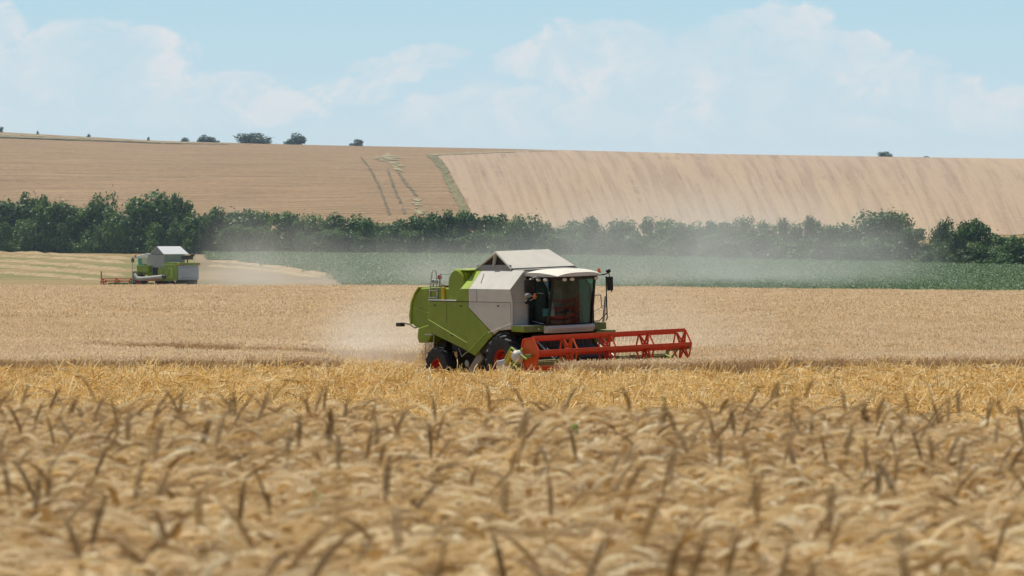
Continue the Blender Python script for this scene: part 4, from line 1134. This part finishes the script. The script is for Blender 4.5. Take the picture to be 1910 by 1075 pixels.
for k in range(72): y = -W + .04 + k * (2 * W - .08) / 71; mb.add([(3.74, y - .02, .11), (3.74, y + .02, .11), (3.88, y, .12), (3.74, y, .14)], [(0, 1, 2), (0, 2, 3), (1, 3, 2), (0, 3, 1)])
mb.build('cutter_bar', M['grey'], hd)
for sy in (-1, 1):
    y0, y1 = sy * (W + .02), sy * (W + .07)
    MB().prism([(2.60, .20), (3.60, .12), (3.78, .3), (3.3, .62), (2.9, .98), (2.60, 1.05)], y0, y1).build('end_plate', M['lime'], hd, bevel=.01)
    MB().prism([(3.55, .10), (4.55, .12), (4.62, .18), (3.6, .52)], sy * (W - .02), sy * (W + .14)).build('crop_divider', M['lime'], hd, bevel=.02)
    # arm that carries the reel
    MB().bar((2.66, sy * (W + .11), 1.18), (3.95, sy * (W + .11), 1.28), .07, .11).bar((2.62, sy * (W + .11), .95), (2.70, sy * (W + .11), 1.2), .07, .1).build('reel_arm', M['olive'], hd, bevel=.01)
    MB().bar((2.80, sy * (W + .17), .92), (3.55, sy * (W + .17), 1.50), .05, .05).build('reel_lift', M['lime'], hd, bevel=.006)
MB().prism([(2.10, .3), (2.18, 1.10), (2.62, 1.16), (2.78, 1.05), (3.30, .55), (3.35, .25)], -W - .24, -W - .16).build('side_shield', M['skyblue'], hd, bevel=.02)
MB().bar((2.72, -W - .24, 1.00), (3.10, -W - .24, 1.38), .10, .12).build('drive_guard', M['yellow'], hd, bevel=.02)
MB().bar((2.62, -W - .22, 1.16), (3.0, -W - .22, 1.52), .05, .05).bar((3.0, -W - .22, 1.52), (3.85, -W - .22, 1.18), .05, .05).build('guard_frame', M['lime'], hd, bevel=.008)
MB().lathe_y([(.001, -.17), (.12, -.16), (.185, -.08), (.19, .08), (.001, .1)], (3.36, -W - .22, 1.26), 22).build('hydraulic_motor', simple('cream_plastic', (.62, .60, .54), .5), hd, smooth=True)
MB().tube([(2.7, -W - .1, .72), (3.25, -W - .1, .74)], .13, 12).build('drive_cylinder', M['olive'], hd, smooth=True)

mb = MB(); mb.tube([(2.6, -W - .05, 1.1), (2.9, -W - .16, 1.45), (3.2, -W - .2, 1.5), (3.34, -W - .2, 1.4)], .018); mb.tube([(1.3, -.75, 1.7), (1.9, -1.0, 1.35), (2.5, -1.0, 1.25), (2.66, -1.2, 1.1)], .022); mb.build('hydraulic_hose', M['rubber'], hd, smooth=True)
# reel
reel_c = Vector((3.68, 0, 1.33)); rr = .53; a0 = R(8)
rv = [(reel_c.x + rr * math.cos(a0 + k * PI / 3), reel_c.z + rr * math.sin(a0 + k * PI / 3)) for k in range(6)]
for k in range(6):
    x, z = rv[k]; mb = MB()
    tn = Vector((-math.sin(a0 + k * PI / 3), 0, math.cos(a0 + k * PI / 3)))
    mb.bar((x, -W + .04, z), (x, W - .04, z), .035, .085, (0, 0, 1)); mb.tube([(x + .0, -W + .04, z - .05), (x, W - .04, z - .05)], .020, 6)
    mb.build('tine_bar', M['red'], hd, bevel=.006)
    mb = MB(); n = 38
    for j in range(n):
        y = -W + .12 + j * (2 * W - .24) / (n - 1); yy = y + .01 * mnoise.noise((j, k, 0))
        mb.tube([(x, yy, z - .04), (x - .02, yy, z - .14), (x - .07, yy + .005, z - .27)], .006, 4, .004)
    mb.build('tines', simple('tine_steel_%d' % k, (.10, .05, .04), .5), hd)
for i, y in enumerate((-W + .02, -W / 2, 0, W / 2, W - .02)):
    mb = MB(); plate = i in (0,)
    if plate:
        for rad in (1.03,):
            v = [(reel_c.x + (x - reel_c.x) * rad, z0) for (x, z0) in [(p[0], reel_c.z + (p[1] - reel_c.z) * rad) for p in rv]]
            mb.prism(v, y - .012, y + .012)
        mb.build('reel_end_plate', M['orange'], hd, bevel=.004)
        mb = MB()
        for k in range(6):
            p, q = rv[k], rv[(k + 1) % 6]; mb.bar((p[0], y - .02, p[1]), (q[0], y - .02, q[1]), .05, .05, (0, 1, 0))
        mb.build('reel_end_rim', M['red'], hd)
        continue
    for k in range(6):
        p, q = rv[k], rv[(k + 1) % 6]
        mb.bar((p[0], y, p[1]), (q[0], y, q[1]), .02, .055, (0, 1, 0))
        if k % 2 == 1 or i == 4: pass
        c = (reel_c.x, y, reel_c.z)
        mb.bar((p[0] * .93 + c[0] * .07, y + .015, p[1] * .93 + c[2] * .07), (c[0] + (q[0] - c[0]) * .2, y + .015, c[2] + (q[1] - c[2]) * .2), .02, .07, (0, 1, 0))
        mb.bar((q[0] * .93 + c[0] * .07, y + .016, q[1] * .93 + c[2] * .07), (c[0] + (p[0] - c[0]) * .2, y + .016, c[2] + (p[1] - c[2]) * .2), .02, .07, (0, 1, 0))
    mb.lathe_y([(.001, -.02), (.16, -.02), (.16, .02), (.001, .02)], (reel_c.x, y, reel_c.z), 14)
    mb.build('reel_spider', M['orange'] if i < 2 else M['red'], hd, bevel=.004)
MB().tube([(reel_c.x, -W + .03, reel_c.z), (reel_c.x, W - .03, reel_c.z)], .075, 12).build('reel_shaft', M['red'], hd, smooth=True)

# chopped straw thrown out at the tail
def spray():
    P = []; I = []; T = []; S = []
    for _ in range(1300):
        t = rng.random() ** .7
        lx = -4.75 - rng.random() * (.35 + .7 * t); ly = rng.uniform(-1.35, .9); lz = 1.55 - 1.35 * t + rng.normal(0, .06)
        w = C0 + HV * lx + LV * ly + Vector((0, 0, max(lz, .05) - .035 * 0)); P.append(tuple(w)); I.append(int(rng.integers(3)))
        T.append(tuple(rng.uniform(0, 6.28, 3))); s = rng.uniform(.3, .9); S.append((s, s, s))
    return P, I, T, S
scatter('chopped_straw', [straw_clump(50 + i, 16, .3, .3, .9, (.05, .2), (.003, .007)) for i in range(3)], *spray(), 'chopped straw falling behind the near harvester tail', 'straw')

# ------------------------------------------------------------------ far combine harvester, seen from its left rear
TH = R(52); X2, Y2 = -32.4, 440.0
r2 = empty('combine_harvester', (X2, Y2, G(X2, Y2) - .13), (0, 0, PI - TH))
tag(r2, 'older green combine harvester with white tank cover and grey rear flap, far left', 'combine harvester')
# x forward, y left (towards the camera)
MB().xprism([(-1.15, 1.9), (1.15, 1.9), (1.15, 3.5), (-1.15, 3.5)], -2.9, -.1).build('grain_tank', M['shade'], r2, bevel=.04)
c2 = empty('tank_cover', parent=r2)
za, zb = 3.52, 4.22
for nm, p in (('rear_flap', [(-3.0, 1.25, za), (-3.0, -1.5, za), (-1.9, -1.3, zb), (-1.9, 1.25, zb)]), ('front_flap', [(-.7, 1.25, za), (-1.9, 1.25, zb), (-1.9, -1.3, zb), (-.7, -1.5, za)])):
    p = [Vector(q) for q in p]; n = Vector((0, 0, -.04))
    MB().add(p + [q + n for q in p], [(0, 1, 2, 3), (7, 6, 5, 4), (0, 4, 5, 1), (1, 5, 6, 2), (2, 6, 7, 3), (3, 7, 4, 0)]).build(nm, simple('sunlit_white_sheet', (.72, .72, .70), .5), c2)  # flap white has the sunlight put into it
MB().add([(-2.9, 1.2, za), (-.8, 1.2, za), (-1.9, 1.2, zb - .06)], [(0, 1, 2)]).build('gable', M['grey'], c2)
MB().xprism([(-1.0, 2.55), (1.0, 2.55), (1.0, 3.15), (-1.0, 3.15)], -.1, 1.4).build('cab', M['white'], r2, bevel=.04)
MB().prism([(-.35, 3.16), (2.0, 3.10), (2.0, 3.20), (1.6, 3.32), (-.25, 3.58)], -1.2, 1.2).build('cab_roof', M['sheet'], r2, bevel=.03)
MB().box((.95, -.95, 2.5), (1.55, 1.03, 3.14)).build('cab_window', M['glass'], r2)
MB().box((.9, -.4, 2.5), (1.2, .6, 2.95)).build('seat', M['seatred'], r2, bevel=.04)
MB().box((-.2, -1.2, 1.6), (1.5, 1.2, 2.5)).build('front_body', M['green'], r2, bevel=.03)
MB().prism([(-1.0, 1.86), (.85, 1.86), (.85, 2.35), (-1.0, 2.42)], 1.2, 1.62).build('side_locker', M['green'], r2, bevel=.03)
MB().box((-1.02, 1.18, 2.43), (.85, 1.62, 2.47)).build('locker_top', M['lime'], r2)  # lit top of the locker, put in as a brighter green slab
MB().prism([(.55, 1.15), (1.5, 1.15), (1.5, 1.95), (.55, 1.98)], 1.15, 1.70).build('front_locker', M['olive'], r2, bevel=.03)
MB().prism([(-5.0, 1.1), (-.15, 1.05), (-.15, 2.62), (-1.0, 2.70), (-2.2, 3.0), (-3.0, 2.75), (-5.0, 2.70), (-5.15, 2.5)], -1.12, 1.12).build('body', M['green'], r2, bevel=.04)
MB().prism([(-5.0, 2.70), (-2.8, 2.76), (-2.8, 2.80), (-5.02, 2.76)], .6, 1.15).build('hood_edge', M['lime'], r2)  # lit upper edge of the hood put into a brighter green
for x in (-2.1, -3.1): MB().lathe_y([(.001, .05), (.42, .05), (.45, 0), (.45, -.1)], (x - .3, 1.17, 1.95), 20).build('belt_guard', M['green'], r2, smooth=True)
MB().xprism([(-1.02, 1.2), (1.14, 1.2), (1.14, 2.48), (-1.02, 2.48)], -5.32, -5.18).build('rear_flap', M['skyblue'], r2, bevel=.03)
MB().xprism([(-1.2, 2.5), (1.2, 2.5), (1.15, 2.74), (-1.15, 2.74)], -5.35, -5.05).build('hood_rear', M['green'], r2, bevel=.03)
MB().xprism([(-1.0, .8), (1.1, .8), (1.1, 1.15), (-1.0, 1.15)], -5.1, -4.7).build('chassis', M['dark'], r2)
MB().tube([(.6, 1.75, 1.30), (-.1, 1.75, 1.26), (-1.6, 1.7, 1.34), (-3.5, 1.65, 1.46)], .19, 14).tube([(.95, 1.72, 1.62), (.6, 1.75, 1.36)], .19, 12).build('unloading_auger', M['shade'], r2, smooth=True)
MB().tube([(-.9, 1.74, 1.19), (-2.8, 1.68, 1.30)], .15, 12).build('auger_stripe', simple('faded_red', (.42, .16, .12), .6), r2, smooth=True)
MB().tube([(-3.5, 1.65, 1.52), (-3.75, 1.63, 1.42)], .18, 12, .15).build('auger_spout', M['rubber'], r2, smooth=True)
MB().tube([(-2.2, .9, 2.8), (-2.25, .9, 3.5)], .13, 10).build('exhaust_stack', M['dark'], r2, smooth=True)
mb = MB(); mb.tube([(-4.4, -.4, 2.7), (-4.4, -.4, 3.05)], .06); mb.box((-4.75, -.8, 3.02), (-4.1, .1, 3.4)); mb.ell((-4.6, -.8, 3.42), (.2, .2, .16)); mb.build('air_intake', M['dark'], r2, bevel=.04)
mb = MB(); mb.tube([(1.7, 1.1, 3.3), (1.9, 1.35, 3.2), (1.9, 1.4, 1.9)], .03); mb.box((1.85, 1.25, 2.75), (1.92, 1.5, 3.1)); mb.build('mirror', M['black'], r2)
MB().tube([(1.65, 1.2, 3.24), (1.65, 1.2, 3.42)], .09, 10, .06).build('beacon', simple('red_beacon', (.5, .06, .04), .3), r2, smooth=True)
wheel(r2, (.9, 1.2, .85), .85, .4, .55, 1); wheel(r2, (.9, -1.2, .85), .85, .4, .55, -1)
wheel(r2, (-3.9, 1.0, .55), .55, .25, .4, 1); wheel(r2, (-3.9, -1.0, .55), .55, .25, .4, -1)
MB().prism([(-4.9, 2.62), (-2.9, 2.66), (-2.9, 2.5), (-4.9, 2.48)], 1.12, 1.16).build('side_rib', M['lime'], r2)
MB().box((-4.3, 1.12, 1.3), (-3.3, 1.15, 2.35)).build('service_door', M['lime'], r2, bevel=.01)
MB().box((-2.05, 1.12, 1.62), (-1.1, 1.17, 2.3)).build('vent_grille', M['dark'], r2)
mb = MB()
for k in range(5): mb.bar((1.0, 1.72, 1.0 + k * .3), (1.4, 1.72, 1.0 + k * .3), .05, .03)
mb.tube([(1.0, 1.72, .9), (1.0, 1.72, 3.0)], .02); mb.tube([(1.4, 1.72, .9), (1.4, 1.72, 3.0)], .02); mb.build('ladder', M['zinc'], r2)
MB().box((-5.36, -.85, 1.35), (-5.33, .97, 1.4)).box((-5.36, -.85, 2.3), (-5.33, .97, 2.34)).build('flap_hinge', M['grey'], r2)
for yy_ in (-1.0, 1.05): MB().box((-5.42, yy_ - .1, 2.52), (-5.35, yy_ + .1, 2.66)).build('tail_lamp', M['beacon'], r2)
h2 = empty('header', (1.1, .3, -.32), parent=r2)
MB().prism([(2.6, .45), (2.68, .45), (2.72, 1.2), (2.62, 1.2)], -2.4, 2.4).build('back_wall', M['olive'], h2)
MB().prism([(1.2, 1.6), (2.6, 1.0), (2.6, .4), (1.2, .8)], -.6, .6).build('feeder_house', M['olive'], h2)
for k in range(6):
    a = R(20) + k * PI / 3; x, z = 3.75 + .48 * math.cos(a), 1.12 + .48 * math.sin(a)
    MB().bar((x, -2.35, z), (x, 2.35, z), .05, .07).build('tine_bar', M['red'], h2)
for y in (-2.3, -.8, .8, 2.3):
    mb = MB()
    for k in range(6):
        a, b = R(20) + k * PI / 3, R(80) + k * PI / 3
        mb.bar((3.75 + .48 * math.cos(a), y, 1.12 + .48 * math.sin(a)), (3.75 + .48 * math.cos(b), y, 1.12 + .48 * math.sin(b)), .04, .09, (0, 1, 0))
        mb.bar((3.75, y, 1.12), (3.75 + .48 * math.cos(a), y, 1.12 + .48 * math.sin(a)), .04, .09, (0, 1, 0))
    mb.build('reel_spider', M['red'], h2)
for sy in (-1, 1): MB().prism([(2.6, .3), (4.4, .3), (3.7, .65), (2.6, 1.2)], sy * 2.42, sy * 2.48).build('end_plate', M['olive'], h2)
MB().bar((3.9, 2.45, 1.5), (3.9, 2.45, 2.25), .05, .1).build('marker_plate', M['black'], h2)

# ------------------------------------------------------------------ green weeds among the foreground ears
weed_mat = plant_mat('weed_leaf', [(0, (.06, .17, .03)), (1, (.14, .30, .05))], .4, .5, .5, .1)
def weed(px, row, y, size, label):
    z = CAMZ - (row - EYE_ROW) * y / FPX; x = (px - CX) * y / FPX; g = G(x, y)
    t = empty('weed', (x, y, g)); tag(t, label, 'weed'); rnd = random.Random(int(px)); h = z - g
    MB().tube([(0, 0, 0), (.01, 0, h * .5), (0, 0, h)], .003, 5).build('stem', weed_mat, t)
    for k in range(4):
        a = rnd.uniform(0, 6.28); e = rnd.uniform(-.2, .7); d = Vector((math.cos(a) * math.cos(e), math.sin(a) * math.cos(e), math.sin(e))); s = Vector((-math.sin(a), math.cos(a), .2)) * size * .35
        b = Vector((0, 0, h - .02 * k)); mb = MB(); mb.add([b, b + d * size * .5 + s, b + d * size, b + d * size * .5 - s], [(0, 1, 2, 3)]); mb.build('leaf', weed_mat, t)
weed(586, 915, 15.0, .035, 'small green weed leaf among the blurred ears, lower left of centre')
weed(1076, 792, 20.5, .035, 'pale green weed tip among the ears below the near harvester reel')
weed(1606, 880, 16.5, .03, 'green weed among the blurred ears at the right')
weed(1240, 742, 22.8, .03, 'green weed tip at the back edge of the foreground wheat')

# ------------------------------------------------------------------ dust (volumes)
def dust(name, c, half, density, scale, label, soft=(.0, 1.0), col=(.80, .74, .64), lobes=None, wind=(1, 1, 1), thr=(.30, .75)):
    x, y, z = half
    mb = MB(); mb.box((-x, -y, -z), (x, y, z))
    m = bpy.data.materials.new(name); m.use_nodes = True; t = NT(m.node_tree); t.n.clear(); out = t.new('ShaderNodeOutputMaterial')
    v = t.new('ShaderNodeVolumeScatter'); v.inputs['Color'].default_value = (*col, 1); v.inputs['Anisotropy'].default_value = .35
    tc = t.new('ShaderNodeTexCoord').outputs['Object']
    sep = t.new('ShaderNodeSeparateXYZ'); t.l.new(tc, sep.inputs[0])
    total = None
    for (lx, ly, lz, rx, ry, rz, amp) in (lobes or [(0, 0, -z, x, y, 2 * z, 1)]):
        dx = t.math('DIVIDE', t.math('SUBTRACT', sep.outputs[0], lx), rx); dy = t.math('DIVIDE', t.math('SUBTRACT', sep.outputs[1], ly), ry); dz = t.math('DIVIDE', t.math('SUBTRACT', sep.outputs[2], lz), rz)
        d2 = t.math('ADD', t.math('ADD', t.math('MULTIPLY', dx, dx), t.math('MULTIPLY', dy, dy)), t.math('MULTIPLY', dz, dz))
        f = t.math('MULTIPLY', t.sstep(d2, 1.0, .0), amp)
        total = f if total is None else t.math('ADD', total, f)
    n = t.noise(t.mapping(tc, wind), scale, 4, .6, .4)
    dens = t.math('MULTIPLY', t.math('MULTIPLY', total, t.sstep(n, *thr)), density)
    t.l.new(dens, v.inputs['Density']); t.l.new(v.outputs[0], out.inputs['Volume'])
    o = mb.build(name, m); o.location = c
    tag(o, label, 'dust', kind='stuff'); return o
def X(px, y): return (px - CX) * y / FPX
# drifting veil between the field and the hedge
yv = 446
L = []
for px, rx, top, amp in ((450, 95, 7.0, .60), (560, 170, 5.6, .55), (740, 190, 4.2, .65), (900, 190, 5.0, .5), (1070, 220, 8.0, .65), (1220, 240, 9.5, .75), (1370, 240, 9.5, .75), (1520, 210, 8.5, .65), (1660, 170, 7.0, .4)):
    L.append((X(px, yv) - X(1030, yv), 0, -5.0, rx * yv / FPX, 52, top + 2.2, amp))
dust('dust_cloud', (X(1030, yv), yv, 5.2), (X(1030, yv) - X(300, yv), 52, 6.2), .019, .10, 'long grey dust veil drifting in front of the hedgerow', lobes=L, wind=(1, .5, 1.6), thr=(.22, .72), col=(.70, .68, .62))
# dust around the near machine and down-wind of it
yd = 162
L = [(X(728, yd) - X(970, yd), -5, -2.6, 3.0, 6.5, 3.4, 1.7), (X(690, yd) - X(970, yd), 2, -3.0, 3.4, 9, 3.8, 1.2), (X(1200, yd) - X(970, yd), 3, -2.4, 4.0, 7, 4.2, .9), (X(1340, yd) - X(970, yd), 4, -2.8, 4.6, 7, 3.6, .5), (X(900, yd) - X(970, yd), 5, -2.5, 6.5, 6, 4.6, .6)]
dust('dust_cloud', (X(970, yd), yd + 3, 2.6), (9.2, 12, 2.9), .06, .45, 'pale tan dust hanging behind and beside the near harvester', lobes=L, thr=(.20, .75), col=(.90, .80, .66))
def haze():
    mb = MB(); mb.box((-700, 250, -60), (700, 1900, 260))
    m = bpy.data.materials.new('summer_haze'); m.use_nodes = True; t = NT(m.node_tree); t.n.clear(); out = t.new('ShaderNodeOutputMaterial')
    v = t.new('ShaderNodeVolumeScatter'); v.inputs['Color'].default_value = (.55, .76, 1.0, 1); v.inputs['Density'].default_value = .00015; v.inputs['Anisotropy'].default_value = .2
    t.l.new(v.outputs[0], out.inputs['Volume'])
    tag(mb.build('haze', m), 'thin bluish summer haze over the hedge and the hill', 'haze', kind='stuff')
haze()

# ------------------------------------------------------------------ sky and light
SUN_EL, SUN_AZ = R(63), R(-38)      # elevation; bearing from +y (ahead of the camera) towards +x
w = bpy.data.worlds.new('World'); scene.world = w; w.use_nodes = True
t = NT(w.node_tree); t.n.clear()
out = t.new('ShaderNodeOutputWorld'); bg = t.new('ShaderNodeBackground')
sky = t.new('ShaderNodeTexSky'); sky.sky_type = 'NISHITA'; sky.sun_disc = False; sky.sun_elevation = SUN_EL; sky.sun_rotation = SUN_AZ; sky.air_density = 1.0; sky.dust_density = 1.5; sky.ozone_density = 1.2
d = t.new('ShaderNodeTexCoord').outputs['Generated']
sep = t.new('ShaderNodeSeparateXYZ'); t.l.new(d, sep.inputs[0])
yy = t.math('MAXIMUM', t.math('ABSOLUTE', sep.outputs[1]), .05)
az = t.math('DIVIDE', sep.outputs[0], yy); el = t.math('DIVIDE', sep.outputs[2], yy)
STR = .088
def skyc(r, g, b): return tuple(c / STR for c in lin(r, g, b))
hz = t.ramp(t.math('MULTIPLY', el, 10), [(.16, skyc(199, 219, 231)), (.34, skyc(186, 217, 233)), (.52, skyc(173, 213, 233))])
cb = [(1120, 95, 150, 55), (1010, 115, 90, 42), (1340, 125, 330, 78), (1390, 60, 75, 42), (1475, 62, 90, 60), (1560, 110, 120, 58), (1650, 140, 110, 55), (1640, 190, 230, 60), (1330, 190, 420, 70),
      (110, 130, 180, 62), (0, 50, 48, 46), (285, 120, 55, 36), (220, 150, 120, 40), (60, 180, 260, 70), (800, 105, 70, 24), (730, 130, 75, 26), (655, 170, 80, 28), (200, 95, 150, 55), (330, 200, 300, 40), (950, 215, 220, 50), (440, 170, 90, 38), (1880, 210, 130, 45)]
cmb = t.new('ShaderNodeCombineXYZ'); t.l.new(az, cmb.inputs[0]); t.l.new(el, cmb.inputs[1])
nz = t.noise(t.mapping(cmb.outputs[0], (1, 1.35, 1)), 90, 9, .68, .5); nz2 = t.noise(cmb.outputs[0], 30, 4, .6, .2)
tot = None
for px, row, rx, ry in cb:
    dx = t.math('DIVIDE', t.math('SUBTRACT', az, (px - CX) / FPX), rx / FPX); dy = t.math('DIVIDE', t.math('SUBTRACT', el, (EYE_ROW - row) / FPX), ry / FPX)
    f = t.math('SUBTRACT', 1, t.math('ADD', t.math('MULTIPLY', dx, dx), t.math('MULTIPLY', dy, dy)))
    tot = f if tot is None else t.math('MAXIMUM', tot, f)
tot = t.math('MAXIMUM', tot, -1.0)
edge = t.math('ADD', tot, t.math('MULTIPLY', t.math('SUBTRACT', nz, .5), 3.4))
crisp = t.sstep(edge, -.35, .35)
lobes = t.math('ADD', .34, t.math('MULTIPLY', t.sstep(nz2, .38, .66), .55))
mask = t.math('MULTIPLY', crisp, lobes)
lowfade = t.sstep(el, .018, .034)                        # clouds melt into the haze low down
mask = t.math('MULTIPLY', mask, t.math('ADD', .25, t.math('MULTIPLY', lowfade, .75)))
cloudc = t.mix(t.sstep(nz, .38, .62), skyc(200, 220, 232), skyc(228, 229, 233))
c = t.mix(mask, hz, cloudc)
# the graded band of haze gives way to the plain daylight sky higher up
fin = t.mix(t.sstep(t.math('ABSOLUTE', el), .06, .30), c, sky.outputs[0])
t.l.new(fin, bg.inputs[0]); bg.inputs[1].default_value = STR
t.l.new(bg.outputs[0], out.inputs[0])

sl = bpy.data.lights.new('sun', 'SUN'); sl.energy = 5.0; sl.angle = R(.53); sl.color = (1, .955, .86)
so = bpy.data.objects.new('sun', sl); COL.objects.link(so)
sd = Vector((math.sin(SUN_AZ) * math.cos(SUN_EL), math.cos(SUN_AZ) * math.cos(SUN_EL), math.sin(SUN_EL)))
so.rotation_euler = sd.to_track_quat('Z', 'Y').to_euler()

# ------------------------------------------------------------------ camera and render
cam = bpy.data.cameras.new('camera'); co = bpy.data.objects.new('camera', cam); COL.objects.link(co); scene.camera = co
co.location = (0, 0, CAMZ); co.rotation_euler = (R(90), 0, 0)
cam.sensor_width = 36; cam.lens = FPX / 1910 * 36
cam.shift_y = (EYE_ROW - 537.5) / 1910
cam.clip_start = .5; cam.clip_end = 9000
cam.dof.use_dof = True; cam.dof.focus_distance = 149; cam.dof.aperture_fstop = cam.lens / 1000 / .019
cam.dof.aperture_blades = 7
scene.view_settings.view_transform = 'Standard'; scene.view_settings.look = 'None'; scene.view_settings.exposure = 0
scene.cycles.use_denoising = True
scene.cycles.max_bounces = 6; scene.cycles.diffuse_bounces = 3; scene.cycles.glossy_bounces = 3; scene.cycles.transmission_bounces = 4; scene.cycles.transparent_max_bounces = 12; scene.cycles.volume_bounces = 1
scene.cycles.volume_max_steps = 64
